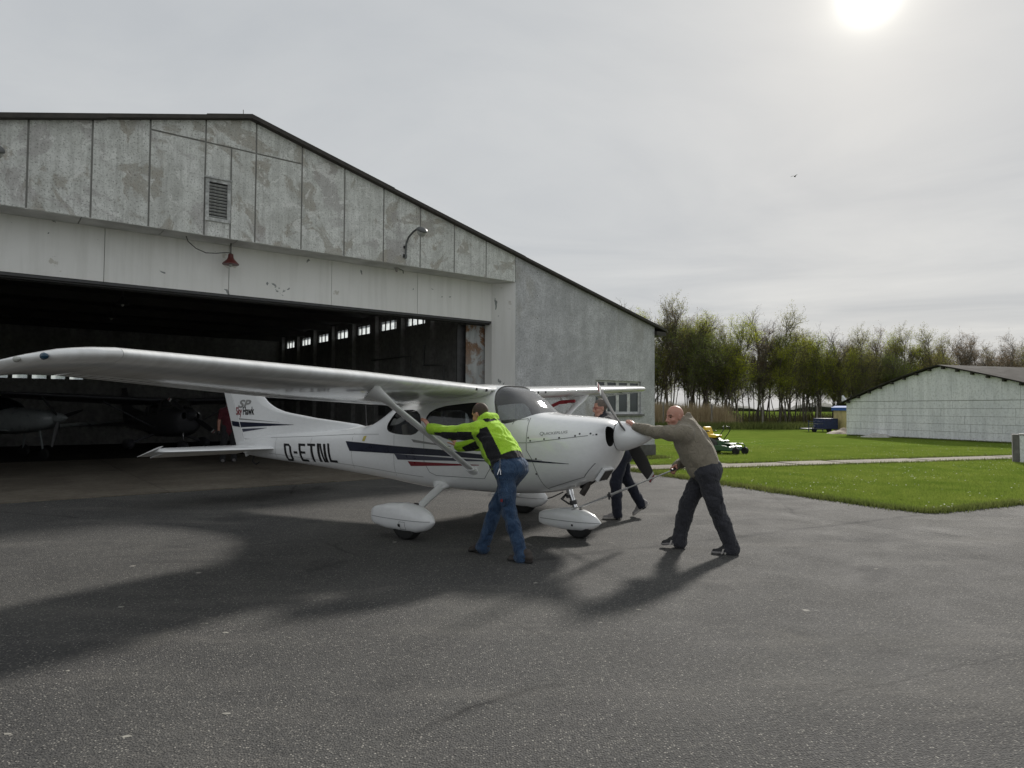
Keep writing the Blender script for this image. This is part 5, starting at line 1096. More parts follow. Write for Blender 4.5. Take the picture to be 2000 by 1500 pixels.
M_JEANS = mat('blue_denim', fn=f_cloth((0.014, 0.034, 0.078), (0.065, 0.115, 0.20), fold=0.8)); M_HOODIE = mat('khaki_sweatshirt', fn=f_cloth((0.235, 0.208, 0.158), (0.305, 0.272, 0.215), fold=0.6)); M_CARGO = mat('charcoal_trousers', fn=f_cloth((0.030, 0.031, 0.037), (0.058, 0.059, 0.070), fold=0.8))
M_NAVYTR = mat('dark_blue_trousers', fn=f_cloth((0.012, 0.014, 0.024), (0.022, 0.026, 0.04))); M_DARKJ = mat('dark_jacket', fn=f_cloth((0.018, 0.019, 0.024), (0.032, 0.033, 0.04))); M_MAROON = mat('maroon_tshirt', fn=f_cloth((0.10, 0.022, 0.032), (0.14, 0.034, 0.045))); M_GREYTR = mat('dark_grey_trousers', fn=f_cloth((0.028, 0.028, 0.03), (0.045, 0.045, 0.05)))
M_BROWNSH = mat('brown_shoe_leather', (0.045, 0.035, 0.03), 0.6, var=0.3); M_BLACKSH = mat('black_trainer', (0.012, 0.012, 0.013), 0.55); M_GREYSH = mat('grey_trainer', (0.22, 0.21, 0.21), 0.8); M_SOLE = mat('pale_sole', (0.40, 0.385, 0.36), 0.8); M_DSOLE = mat('dark_sole', (0.03, 0.028, 0.026), 0.8); M_GLOVE = mat('work_glove', (0.05, 0.052, 0.058), 0.9)
M_HAIRB = mat('short_brown_hair', (0.060, 0.042, 0.030), 0.75, var=0.5, vs=90); M_HAIRG = mat('grey_brown_hair', (0.105, 0.085, 0.070), 0.7, var=0.5, vs=80)
def person(name, label, base, B, mats, recolor=None):
    me = B.mesh(name, mats, recolor); me.transform(Matrix.Translation(-Vector(base))); o = link(name, me); o.location = base; tag(o, label, 'person'); return o
def hair_cap(B, c, f, r, u, m, thick=0.012, front=0.35, down=0.06):
    return None
def pose_arm(B, sh, el, wr, m, r=(0.072, 0.06, 0.056, 0.046), k=0.03): B.chain([sh, lerp(sh, el, 0.5), el], [r[0], (r[0] + r[1]) / 2, r[1]], m, k); B.chain([el, wr], [r[2], r[3]], m, k)

# ---- man in the hi-vis jacket pushing on the near strut
def strut_pt(v): return np.array(apt(0.45 + 0.02 * (v - 0.53) / 1.69, v, 0.78 + 0.92 * (v - 0.53) / 1.69))
def build_hivis():
    B = Body((-1.25, 6.75, -0.02), (0.5, 8.45, 1.75), 0.0075)
    H1 = strut_pt(1.52) + np.array([0.03, -0.05, 0.035]); H2 = strut_pt(1.04) + np.array([0.05, -0.03, 0.05])
    fw = U3((-0.80, 0.60, 0)); lf = U3((-0.60, -0.80, 0)); up = np.array([0, 0, 1.0])   # heading, his left, up
    pel = np.array([-0.005, 7.27, 0.945]); hipL = pel + lf * 0.105 - up * 0.02; hipR = pel - lf * 0.105 - up * 0.02
    neck = np.array([-0.285, 7.56, 1.375]); sp_ = U3(neck - pel); back = U3(up - sp_ * sp_[2]) ; back = U3(np.cross(lf, sp_)); back = back if back[2] > 0 else -back
    shL = neck + lf * 0.185 - sp_ * 0.055; shR = neck - lf * 0.185 - sp_ * 0.055 + fw * 0.04
    # legs in jeans
    aL = np.array([0.105, 7.03, 0.10]); aR = np.array([-0.30, 7.43, 0.12]); kL = lerp(hipL, aL, 0.52) + fw * 0.055 + np.array([0, 0, -0.0]); kR = lerp(hipR, aR, 0.50) + fw * 0.05
    for hp, kn, an in ((hipL, kL, aL), (hipR, kR, aR)):
        B.chain([hp, lerp(hp, kn, 0.5), kn], [0.104, 0.089, 0.072], 2, 0.03); B.chain([kn, lerp(kn, an, 0.35), an - up * 0.02], [0.072, 0.072, 0.066], 2, 0.03); B.limb(an - up * 0.05, an - up * 0.02, 0.074, 0.068, 2, 0.01)
    B.limb(hipL, hipR, 0.112, 0.112, 2, 0.05); B.ball(pel - fw * 0.07 + up * 0.0, (0.10, 0.15, 0.12), 2, 0.05, [fw, lf, up])
    B.limb(pel - up * 0.02, pel + sp_ * 0.06, 0.135, 0.13, 2, 0.04, flat=fw, fs=0.85)
    B.ball(lerp(hipL, kL, 0.62) + lf * 0.085 - fw * 0.01, (0.075, 0.016, 0.095), 5, 0.006, [fw, lf, up])   # cargo pocket
    B.wrinkle([2, 5], 0.017, 24, 3, (1, 1, 1.0))
    shoe(B, aL - up * 0.10 - fw * 0.07 + np.array([0.05, -0.03, 0.0]), aL - up * 0.10 + fw * 0.22 + np.array([0.04, -0.02, 0]), up, 3, 4); shoe(B, aR - up * 0.075 - fw * 0.075, aR - up * 0.118 + fw * 0.20, up, 3, 4)
    # jacket
    B.limb(pel - sp_ * 0.03 - back * 0.015, pel + sp_ * 0.10 - back * 0.02, 0.176, 0.184, 1, 0.0, flat=back, fs=0.92, clip=(pel - sp_ * 0.045 + fw * 0.05, U3(sp_ + fw * 0.15)))
    j = Body.__new__(Body)
    B.chain([pel + sp_ * 0.07, lerp(pel, neck, 0.45), lerp(pel, neck, 0.72), lerp(pel, neck, 0.9)], [0.196, 0.205, 0.196, 0.155], 0, 0.02, flat=back, fs=0.86); B.limb(pel + sp_ * 0.0 - back * 0.085, lerp(pel, neck, 0.5) - back * 0.055, 0.12, 0.13, 0, 0.03, clip=(pel - sp_ * 0.10, sp_))
    B.limb(shL + lf * -0.03, shR + lf * 0.03, 0.092, 0.092, 0, 0.06); B.limb(lerp(pel, neck, 0.8), neck, 0.12, 0.085, 0, 0.05)
    eL = lerp(shL, H1, 0.50) + np.array([0.02, -0.02, -0.045]); wL = H1 + U3(eL - H1) * 0.085; eR = lerp(shR, H2, 0.5) + np.array([0.06, 0.03, -0.06]); wR = H2 + U3(eR - H2) * 0.085
    pose_arm(B, shL, eL, wL, 0, (0.088, 0.07, 0.068, 0.055)); pose_arm(B, shR, eR, wR, 0, (0.088, 0.07, 0.068, 0.055)); B.wrinkle([0, 1], 0.028, 24, 5)
    # hood lying on the shoulders, head looking ahead
    B.limb(neck + back * 0.085 - lf * 0.09 - sp_ * 0.03, neck + back * 0.085 + lf * 0.09 - sp_ * 0.03, 0.052, 0.052, 1, 0.02); B.limb(neck + back * 0.10 - lf * 0.07 + sp_ * 0.03, neck + back * 0.10 + lf * 0.07 + sp_ * 0.03, 0.058, 0.058, 0, 0.02); B.limb(neck + sp_ * 0.01 + back * 0.05, neck + sp_ * 0.05 + back * 0.055, 0.085, 0.075, 0, 0.03)
    hc = neck + np.array([-0.065, 0.055, 0.135]); c, f, r, u = head(B, hc, (-0.8, 0.66, -0.05), U3((-0.25, 0.2, 1)), 6, neck=neck + sp_ * 0.0)
    for wv, h0, el, sg in ((wL, H1, eL, 1), (wR, H2, eR, -1)):
        fd = U3(h0 - el) ; hand(B, wv + fd * 0.01, fd * 0.6 + np.array([0, 0, 0.75]), fd, -sg, 6, curl=0.32)
    def recol(P, M):
        M = M.copy(); jk = M == 0
        Q = P - pel; ax_ = Q @ sp_; la = Q @ lf; bk = Q @ back; L = np.linalg.norm(neck - pel); t = ax_ / L
        ang = np.degrees(np.arctan2(bk, np.abs(la)))     # 0 at the side, 90 at the back
        side_c = 12 + 26 * np.clip(t, 0, 1) ; tor = jk & (np.linalg.norm(Q - ax_[:, None] * sp_, axis=1) < 0.24) & (t < 0.80) & (t > -0.1)
        M[tor & (ang > side_c - 38) & (ang < side_c + 14)] = 1
        M[jk & (t < 0.16) & (ang > -30)] = 1
        for s0, e0, w0 in ((shL, eL, wL), (shR, eR, wR)):
            d = U3(w0 - s0); q = P - s0; tt = q @ d; q = q - tt[:, None] * d; ln = np.linalg.norm(w0 - s0); dn = U3(-up + lf * 0.15 * 0 - d * (-up @ d))
            M[jk & (tt > 0.02) & (tt < ln * 0.86) & ((q @ dn) > 0.012 + 0.03 * (tt / ln)) & (np.linalg.norm(q, axis=1) < 0.12)] = 1
        hd = M == 6; q = P - c; fz = q @ f; uz = q @ u; rz = np.abs(q @ r)
        M[hd & (np.linalg.norm(q, axis=1) < 0.16) & (((uz > 0.012) & (uz < 0.112) & (fz < 0.05)) | ((uz > -0.075) & (fz < -0.03) & (rz < 0.078)))] = 7
        return M
    o = person('person', 'man in hi-vis green and black jacket and jeans pushing the near wing strut', (-0.10, 7.25, 0), B, [M_HIVIS, M_BLACKCL, M_JEANS, M_BROWNSH, M_DSOLE, M_JEANS, M_FACE, M_HAIRB], recol)
    kb = MB(); p0 = hipL + lf * 0.125 - fw * 0.03 + up * 0.05 - np.array((-0.10, 7.25, 0))
    for i in range(5): kb.tube([p0 + lf * 0.01 * i * 0.3 - up * 0.02, p0 + np.array([random.uniform(-.03, .03), random.uniform(-.02, .02), -0.085])], 0.006, 6)
    kb.tube([p0 + up * 0.08, p0 - up * 0.02], 0.004, 6); kb.build('key_bunch', M_CHROME, o)
    pb = MB(); pc = lerp(hipL, kL, 0.70) + lf * 0.108 - np.array((-0.10, 7.25, 0)); 
    pb.add([pc + fw * a_ * 0.015 + up * b_ * 0.015 for a_, b_ in ((-1, -1), (1, -1), (1, 1), (-1, 1))], [(0, 1, 2, 3)]); pb.build('pocket_badge', M_RED, o)
build_hivis()
# ---- bald man at the propeller with the tow bar
def build_bald():
    B = Body((1.15, 7.1, -0.02), (2.62, 8.25, 1.78), 0.0075); up = np.array([0, 0, 1.0]); fw = U3((-0.97, 0.22, 0)); lf = U3((-0.22, -0.97, 0))
    pel = np.array([2.15, 7.60, 0.90]); neck = np.array([1.925, 7.645, 1.36]); sp_ = U3(neck - pel); back = U3(np.cross(lf, sp_)); back = back if back[2] > 0 else -back
    hipL = pel + lf * 0.105 - up * 0.02; hipR = pel - lf * 0.105 - up * 0.02; aL = np.array([2.385, 7.46, 0.105]); aR = np.array([1.90, 7.78, 0.125])
    kL = lerp(hipL, aL, 0.5) + np.array([-0.02, 0.0, 0.0]); kR = lerp(hipR, aR, 0.5) + np.array([-0.055, 0.0, 0.0])
    for hp, kn, an in ((hipL, kL, aL), (hipR, kR, aR)):
        B.chain([hp, lerp(hp, kn, 0.5), kn], [0.115, 0.104, 0.088], 1, 0.03); B.chain([kn, lerp(kn, an, 0.4), an - up * 0.025], [0.088, 0.086, 0.078], 1, 0.03); B.limb(an - up * 0.05, an - up * 0.02, 0.084, 0.08, 1, 0.01)
    B.limb(hipL, hipR, 0.118, 0.118, 1, 0.05); B.ball(pel - fw * 0.07, (0.11, 0.16, 0.13), 1, 0.05, [fw, lf, up]); B.limb(pel, pel + sp_ * 0.06, 0.14, 0.14, 1, 0.04, flat=fw, fs=0.9)
    B.ball(lerp(hipL, kL, 0.72) + lf * 0.092, (0.085, 0.016, 0.10), 1, 0.008, [fw, lf, up]); B.wrinkle([1], 0.017, 21, 9, (1, 1, 1.0))
    shoe(B, aL - up * 0.102 - fw * 0.075, aL - up * 0.103 + fw * 0.21, up, 2, 3); shoe(B, aR - up * 0.065 - fw * 0.075, aR - up * 0.12 + fw * 0.20 + up * 0.02, up, 2, 3)
    B.limb(pel + sp_ * 0.035 - back * 0.01, pel + sp_ * 0.09, 0.188, 0.198, 0, 0.0, flat=back, fs=0.92, clip=(pel + sp_ * 0.0, sp_))
    B.chain([pel + sp_ * 0.08, lerp(pel, neck, 0.45), lerp(pel, neck, 0.72), lerp(pel, neck, 0.9)], [0.200, 0.212, 0.205, 0.165], 0, 0.03, flat=back, fs=0.88)
    shL = neck + lf * 0.19 - sp_ * 0.06 + fw * 0.03; shR = neck - lf * 0.19 - sp_ * 0.06; B.limb(shL - lf * 0.03, shR + lf * 0.03, 0.10, 0.10, 0, 0.06); B.limb(lerp(pel, neck, 0.8), neck, 0.125, 0.09, 0, 0.05)
    H1 = np.array(apt(2.33, 0.045, 1.37)); eL = lerp(shL, H1, 0.5) + np.array([0, -0.03, -0.02]); wL = H1 + U3(eL - H1) * 0.10
    H2 = np.array([1.80, 7.72, 0.90]); eR = np.array([2.06, 7.90, 1.02]); wR = H2 + U3(eR - H2) * 0.085
    pose_arm(B, shL, eL, wL, 0, (0.088, 0.07, 0.066, 0.05)); pose_arm(B, shR, eR, wR, 0, (0.088, 0.07, 0.066, 0.05)); B.wrinkle([0], 0.025, 19, 6)
    # hood behind the neck
    B.limb(neck + back * 0.075 - lf * 0.08 + sp_ * 0.02, neck + back * 0.075 + lf * 0.08 + sp_ * 0.02, 0.055, 0.055, 0, 0.04); B.limb(neck + back * 0.08 + sp_ * 0.03, neck + back * 0.10 + sp_ * 0.10 + up * 0.01, 0.06, 0.035, 0, 0.04); B.limb(neck + sp_ * 0.0 + back * 0.02, neck + sp_ * 0.035 + back * 0.02, 0.09, 0.082, 0, 0.03)
    hc = neck + np.array([-0.105, 0.0, 0.128]); c, f, r, u = head(B, hc, (-0.93, -0.36, -0.06), U3((-0.12, 0.0, 1)), 4, neck=neck)
    fd = U3(H1 - eL); hand(B, wL, fd * 0.75 + np.array([0, 0, 0.55]), fd + np.array([0, 0.3, -0.2]), -1, 4, curl=0.30); fd = U3(H2 - eR); hand(B, wR, fd, np.array([-0.1, -0.55, -0.6]), 1, 4, curl=1.0)
    def recol(P, M):
        M = M.copy(); q = P - c; fz = q @ f; uz = q @ u; rz = q @ r; hd = (M == 4) & (np.linalg.norm(q, axis=1) < 0.17)
        M[hd & (uz < -0.05) & (fz > 0.0)] = 5           # stubble
        M[hd & (np.abs(uz - 0.024) < 0.006) & (fz > 0.06) & (np.abs(rz) > 0.013) & (np.abs(rz) < 0.055)] = 6; M[hd & (np.abs(uz) < 0.0075) & (fz > 0.07) & (np.abs(np.abs(rz) - 0.033) < 0.011)] = 6
        return M
    o = person('person', 'bald man in khaki hooded sweatshirt pushing the propeller and holding the tow bar', (2.10, 7.62, 0), B, [M_HOODIE, M_CARGO, M_BLACKSH, M_GREYSH, M_FACE, mat('stubbled_skin', fn=f_skin_((0.38, 0.20, 0.145))), M_HAIRB], recol)
    # three pale stripes on the side of each shoe
    for an, dz in ((aL, 0.0), (aR, 0.03)):
        sb = MB()
        for k in range(3):
            p = an - up * (0.072 - dz * 0.4) + fw * (0.035 + 0.036 * k) + lf * 0.052 - np.array((2.10, 7.62, 0)); sb.add([p - fw * 0.009 - up * 0.022, p + fw * 0.009 - up * 0.022, p + fw * -0.012 + up * 0.034 - lf * 0.004, p - fw * 0.030 + up * 0.034 - lf * 0.004], [(0, 1, 2, 3)])
        sb.build('shoe_stripe', M_SOLE, o)
    pk = MB(); p = lerp(pel, neck, 0.22) + lf * 0.172 + fw * 0.075 - np.array((2.10, 7.62, 0)); pk.tube([p, p + sp_ * 0.07 + fw * 0.025, p + sp_ * 0.13 + fw * 0.03], 0.006, 6); pk.build('pocket_edge', M_BLACKCL, o)
build_bald()
# ---- man with glasses behind the cowling, pushing the far strut
def build_glasses():
    B = Body((0.45, 9.3, -0.02), (2.25, 10.7, 1.8), 0.010); up = np.array([0, 0, 1.0]); fw = U3((-0.98, 0.15, 0)); lf = U3((-0.15, -0.98, 0))
    pel = np.array([1.60, 9.88, 0.93]); neck = np.array([1.37, 9.92, 1.42]); sp_ = U3(neck - pel); back = U3(np.cross(lf, sp_)); back = back if back[2] > 0 else -back
    hipL = pel + lf * 0.1; hipR = pel - lf * 0.1; aL = np.array([1.50, 9.75, 0.105]); aR = np.array([1.90, 10.02, 0.20]); kL = lerp(hipL, aL, 0.5) + fw * 0.06; kR = lerp(hipR, aR, 0.5) + fw * 0.10 + up * 0.02
    for hp, kn, an in ((hipL, kL, aL), (hipR, kR, aR)):
        B.chain([hp, kn], [0.10, 0.078], 1, 0.03); B.chain([kn, lerp(kn, an, 0.4), an - up * 0.03], [0.078, 0.074, 0.066], 1, 0.03)
    B.limb(hipL, hipR, 0.11, 0.11, 1, 0.05); B.ball(pel - fw * 0.06, (0.1, 0.15, 0.12), 1, 0.05, [fw, lf, up]); B.wrinkle([1], 0.018, 30, 4)
    shoe(B, aL - up * 0.10 - fw * 0.07, aL - up * 0.10 + fw * 0.21, up, 2, 3); shoe(B, aR + up * -0.045 - fw * 0.11 + up * 0.03, aR - up * 0.19 + fw * 0.12, up, 2, 3)
    B.chain([pel + sp_ * 0.02, lerp(pel, neck, 0.5), lerp(pel, neck, 0.9)], [0.165, 0.178, 0.14], 0, 0.02, flat=back, fs=0.78); shL = neck + lf * 0.18 - sp_ * 0.05; shR = neck - lf * 0.18 - sp_ * 0.05; B.limb(shL, shR, 0.09, 0.09, 0, 0.06); B.limb(lerp(pel, neck, 0.8), neck + sp_ * 0.03, 0.12, 0.085, 0, 0.05)
    H1 = np.array(apt(0.52, -0.95, 1.06)); H2 = np.array(apt(0.52, -1.3, 1.25))
    for sh, Hh, sg in ((shL, H1, 1), (shR, H2, -1)):
        el = lerp(sh, Hh, 0.5) + np.array([0.04, 0, -0.07]); wv = Hh + U3(el - Hh) * 0.09; pose_arm(B, sh, el, wv, 0); hand(B, wv, U3(Hh - el) + up * 0.8, U3(Hh - el), -sg, 4, 0.3)
    B.wrinkle([0], 0.016, 24, 2); hc = neck + np.array([-0.085, 0.01, 0.165]); c, f, r, u = head(B, hc, (-0.97, -0.22, -0.05), U3((-0.1, 0, 1)), 4, neck=neck)
    B.ball(c + u * 0.045 - f * 0.018, (0.103, 0.086, 0.088), 5, 0.004, [f, r, u])
    def recol(P, M):
        M = M.copy(); q = P - c; fz = q @ f; uz = q @ u; hd = (M == 5) & ((uz < 0.02) & (fz > 0.0) | (fz > 0.058) & (uz < 0.075)); M[hd] = 4; hr = (M == 4) & (np.linalg.norm(q, axis=1) < 0.16) & (uz > -0.06) & (fz < -0.02); M[hr] = 5; return M
    o = person('person', 'man with glasses and dark jacket walking behind the engine cowling', (1.6, 9.88, 0), B, [M_DARKJ, M_NAVYTR, M_GREYSH, M_SOLE, M_FACE2, M_HAIRG], recol)
    gb = MB(); off = np.array((1.6, 9.88, 0))
    for sg in (-1, 1):
        e = c + f * 0.093 + r * sg * 0.034 + u * 0.002 - off; ring = [e + r * sg * 0.026 * math.cos(a_) + u * 0.019 * math.sin(a_) for a_ in np.linspace(0, 2 * PI, 13)]; gb.tube(ring, 0.0035, 6); gb.tube([e + r * sg * 0.026, c + r * sg * 0.084 - f * 0.005 + u * 0.0 - off], 0.0035, 6)
    gb.tube([c + f * 0.098 - r * 0.01 + u * 0.004 - off, c + f * 0.098 + r * 0.01 + u * 0.004 - off], 0.003, 6); gb.build('glasses', M_RED, o)
build_glasses()
# ---- person in the maroon shirt by the tail, inside the hangar
def build_maroon():
    B = Body((-8.6, 19.0, -0.02), (-7.5, 20.1, 1.95), 0.012); up = np.array([0, 0, 1.0]); fw = U3((0.35, -0.94, 0)); lf = U3((0.94, 0.35, 0)); g0 = np.array([-8.06, 19.5, 0.0])
    pel = g0 + up * 0.98; neck = g0 + up * 1.52; hipL = pel + lf * 0.1; hipR = pel - lf * 0.1; aL = g0 + lf * 0.15 + up * 0.11 - fw * 0.08; aR = g0 - lf * 0.14 + up * 0.11 + fw * 0.1
    for hp, an in ((hipL, aL), (hipR, aR)):
        kn = lerp(hp, an, 0.5) + fw * 0.03; B.chain([hp, kn, an - up * 0.03], [0.105, 0.082, 0.075], 1, 0.03)
    B.limb(hipL, hipR, 0.115, 0.115, 1, 0.05); B.wrinkle([1], 0.016, 26, 1); shoe(B, aL - up * 0.10 - fw * 0.07, aL - up * 0.10 + fw * 0.21, up, 2, 3); shoe(B, aR - up * 0.10 - fw * 0.07, aR - up * 0.10 + fw * 0.21, up, 2, 3)
    B.chain([pel - up * 0.04, lerp(pel, neck, 0.5), lerp(pel, neck, 0.88)], [0.175, 0.18, 0.15], 0, 0.02, flat=fw, fs=0.72); shL = neck + lf * 0.19 - up * 0.06; shR = neck - lf * 0.19 - up * 0.06; B.limb(shL, shR, 0.08, 0.08, 0, 0.06)
    for sh, sg in ((shL, 1), (shR, -1)):
        el = sh + np.array([0, 0, -0.30]) + lf * sg * 0.07; wr = el - up * 0.25 + fw * 0.10; B.limb(sh, lerp(sh, el, 0.62), 0.075, 0.07, 0, 0.03); B.chain([lerp(sh, el, 0.55), el, wr], [0.052, 0.045, 0.034], 4, 0.015); hand(B, wr, U3(wr - el), -lf * sg, 1, 5, 0.5)
    head(B, neck + up * 0.20 + fw * 0.03, fw, up, 4, neck=neck); 
    o = person('person', 'person in maroon t-shirt and grey trousers standing inside the hangar by the tail', tuple(g0), B, [M_MAROON, M_GREYTR, M_GREYSH, M_DSOLE, M_FACE, M_GLOVE])
    hb = MB(); 
    for k in range(1): hb.lathe([(1.68, 0.09), (1.74, 0.105), (1.80, 0.095), (1.845, 0.05), (1.852, 0.01)], 18, 'z', (fw[0] * 0.012, fw[1] * 0.012, -0.0))
    hb.build('hair', M_HAIRB, o, smooth=60)
build_maroon()
# ------------------------------------------------------------------ ride-on mower
M_JDG = mat('mower_green', (0.022, 0.075, 0.03), 0.4); M_JDY = mat('mower_yellow', (0.72, 0.47, 0.02), 0.5)
mow = thing('ride_on_mower', 'green ride-on lawn mower with a yellow seat on the grass', 'lawn mower', (7.45, 24.6, 0), math.radians(-48)); mow.scale = (0.9, 0.9, 0.92)
b = MB(); b.box(-0.55, 0.30, -0.30, 0.30, 0.32, 0.52); bev(b.build('chassis', M_JDG, mow), 0.04, 2)
b = MB(); b.prism([(-0.62, 0.30), (-0.62, 0.58), (-0.2, 0.62), (0.1, 0.46), (0.1, 0.30)], -0.34, 0.34, 'y'); bev(b.build('engine_cover', M_STEEL, mow), 0.03, 2)
b = MB(); b.prism([(-0.45, 0.62), (-0.05, 0.60), (0.02, 0.68), (-0.02, 0.72), (-0.36, 0.74), (-0.48, 1.02), (-0.60, 1.04), (-0.58, 0.72)], -0.22, 0.22, 'y'); st_ = bev(b.build('seat', M_JDY, mow), 0.05, 3)
b = MB(); b.box(-0.52, -0.28, -0.29, -0.235, 0.84, 0.89); b.box(-0.52, -0.28, 0.235, 0.29, 0.84, 0.89); bev(b.build('armrest', M_BLADE, st_), 0.015)
b = MB(); b.prism([(0.0, 0.13), (0.0, 0.30), (0.25, 0.36), (0.72, 0.30), (0.80, 0.13)], -0.52, 0.52, 'y'); bev(b.build('mowing_deck', M_JDG, mow), 0.03, 2)
b = MB(); b.box(0.25, 0.62, -0.26, 0.26, 0.37, 0.42); bev(b.build('footplate', M_JDG, mow), 0.02)
for sg in (-1, 1):
    b = MB(); b.tube([(0.05, sg * 0.27, 0.55), (0.22, sg * 0.27, 0.75), (0.34, sg * 0.25, 0.92), (0.32, sg * 0.2, 1.02), (0.24, sg * 0.1, 1.06)], 0.018, 8); b.build('control_lever', M_BLADE, mow, smooth=60)
    b = MB(); b.lathe([(-0.11, 0.12), (-0.12, 0.22), (-0.09, 0.26), (0.09, 0.26), (0.12, 0.22), (0.11, 0.12)], 24, 'y', (-0.38, sg * 0.44, 0.26)); ty = b.build('rear_wheel', M_TYRE, mow, smooth=40); b = MB(); b.lathe([(-0.1, 0.02), (-0.105, 0.13), (0.105, 0.13), (0.1, 0.02)], 18, 'y', (-0.38, sg * 0.44, 0.26)); b.build('rim', M_JDY, ty)
    b = MB(); b.lathe([(-0.05, 0.05), (-0.06, 0.11), (-0.04, 0.14), (0.04, 0.14), (0.06, 0.11), (0.05, 0.05)], 20, 'y', (0.92, sg * 0.34, 0.14)); b.build('front_wheel', M_TYRE, mow, smooth=40)
    b = MB(); b.tube([(0.55, sg * 0.3, 0.40), (0.85, sg * 0.34, 0.40), (0.92, sg * 0.34, 0.32), (0.92, sg * 0.34, 0.14)], 0.022, 8); b.build('caster_arm', M_JDG, mow, smooth=60)
# ------------------------------------------------------------------ tent, blue trailer, sand heap by the shed
M_TENT = mat('yellow_tarpaulin', (0.52, 0.44, 0.20), 0.7, var=0.2, vs=3); M_TENTR = mat('blue_tarpaulin', (0.045, 0.13, 0.42), 0.6); M_BLUE = mat('dark_blue_steel', (0.016, 0.028, 0.085), 0.6, var=0.4)
tent = thing('tent', 'small yellow tent with a blue roof standing behind the shed corner', 'tent', (24.15, 48.8, 0), 0.1)
b = MB(); b.box(-0.55, 1.6, -1.2, 1.2, 0, 1.75); b.build('tent_wall', M_TENT, tent)
b = MB(); b.prism([(-0.7, 1.76), (1.7, 1.76), (1.75, 1.55), (1.74, 1.54), (1.6, 1.74)][:2] + [(0.5, 2.25)], -1.3, 1.3, 'y'); b.build('tent_roof', M_TENTR, tent)
b = MB(); b.box(-0.66, -0.56, -1.28, 1.28, 1.55, 1.755); b.build('tent_valance', M_TENTR, tent)
tr = thing('blue_trailer', 'dark blue flat trailer with rails parked beside the yellow tent', 'trailer', (22.0, 49.5, 0), 0.1); tr.scale = (0.85, 0.85, 0.85)
b = MB(); b.box(0.2, 1.5, -0.8, 0.8, 0.25, 1.15); bev(b.build('box', M_BLUE, tr), 0.03)
for k in range(4):
    b = MB(); b.box(-1.1, 0.19, -0.82, -0.78, 0.28 + 0.2 * k, 0.32 + 0.2 * k); b.build('rail', M_BLUE if k % 2 else M_LAMPGREY, tr)
for x in (-1.1, -0.45, 0.15):
    b = MB(); b.box(x, x + 0.05, -0.77, -0.72, 0.05, 1.0); b.build('upright', M_BLUE, tr)
b = MB(); b.box(-1.1, 0.19, -0.7, 0.7, 0.22, 0.30); b.build('bed', M_BLUE, tr)
for x in (-0.5, 0.8):
    b = MB(); b.lathe([(-0.07, 0.1), (-0.08, 0.2), (0.08, 0.2), (0.07, 0.1)], 16, 'y', (x, -0.6, 0.2)); b.build('wheel', M_TYRE, tr)
def heap(name, label, loc, rx, ry, h, m_, seed):
    r = np.random.default_rng(seed); n = 26; P = np.zeros((n, n, 3))
    for i, a in enumerate(np.linspace(-1, 1, n)):
        for j, c2 in enumerate(np.linspace(-1, 1, n)):
            d = math.hypot(a, c2); P[i, j] = (a * rx, c2 * ry, h * max(-0.05, (1 - d) ** 0.8 if d < 1 else -0.05) * (1 + 0.25 * math.sin(7 * a + 2 * seed) * math.cos(5 * c2)) + r.normal() * 0.012)
    b = MB(); b.grid(P); o = b.build(name, m_, smooth=70); o.location = loc; tag(o, label, 'heap'); return o
heap('sand_heap', 'low pale sand heap between the tent and the shed', (22.3, 45.9, 0), 1.15, 0.9, 0.34, mat('pale_sand', (0.33, 0.28, 0.23), 0.95, var=0.25), 1)
heap('rubble_heap', 'whitish rubble lying along the left foot of the white shed', (21.65, 40.3, 0), 1.1, 0.7, 0.24, mat('pale_rubble', (0.45, 0.44, 0.41), 0.95, var=0.3), 2)
# ------------------------------------------------------------------ bird
bird = thing('bird', 'tiny dark bird flying in the sky below the sun', 'bird', (25.0, 60.0, 22.3), 0.6)
b = MB(); b.lathe([(-0.18, 0.005), (-0.1, 0.03), (0.05, 0.05), (0.14, 0.035), (0.2, 0.005)], 10, 'x'); b.build('body', M_BLADE, bird, smooth=60)
for sg in (-1, 1):
    b = MB(); b.add([(0.08, 0, 0.02), (-0.06, 0, 0.02), (-0.03, sg * 0.2, 0.09), (0.07, sg * 0.2, 0.1), (-0.06, sg * 0.42, 0.03), (0.08, 0, 0.028), (-0.06, 0, 0.028), (-0.03, sg * 0.2, 0.098), (0.07, sg * 0.2, 0.108)], [(0, 1, 2, 3), (3, 2, 4), (5, 8, 7, 6), (8, 4, 7), (0, 3, 8, 5), (1, 6, 7, 2)]); b.build('wing', M_BLADE, bird)
# ------------------------------------------------------------------ trees
M_BARK = mat('tree_bark', (0.11, 0.095, 0.078), 0.95, var=0.4, vs=5); M_TWIG = mat('twig_bark', (0.125, 0.105, 0.085), 0.95, var=0.3, vs=2)
def leafmat(name, c):
    def f(N):
        a = N.noise(N.co(), 1.3, 3.0); N.set(color=N.mix(N.ramp(a, [(0.35, 0.0), (0.65, 1.0)]), tuple(x * 0.7 for x in c), tuple(x * 1.25 for x in c)), rough=0.7, spec=0.2)
        N.b.inputs['Transmission Weight'].default_value = 0.0
        t_ = N.n.new('ShaderNodeBsdfTranslucent'); t_.inputs[0].default_value = tuple(x * 1.5 for x in c) + (1,); mx = N.n.new('ShaderNodeMixShader'); mx.inputs[0].default_value = 0.45
        N.l.new(N.b.outputs[0], mx.inputs[1]); N.l.new(t_.outputs[0], mx.inputs[2]); N.l.new(mx.outputs[0], N.n['Material Output'].inputs[0])
    return mat(name, fn=f)
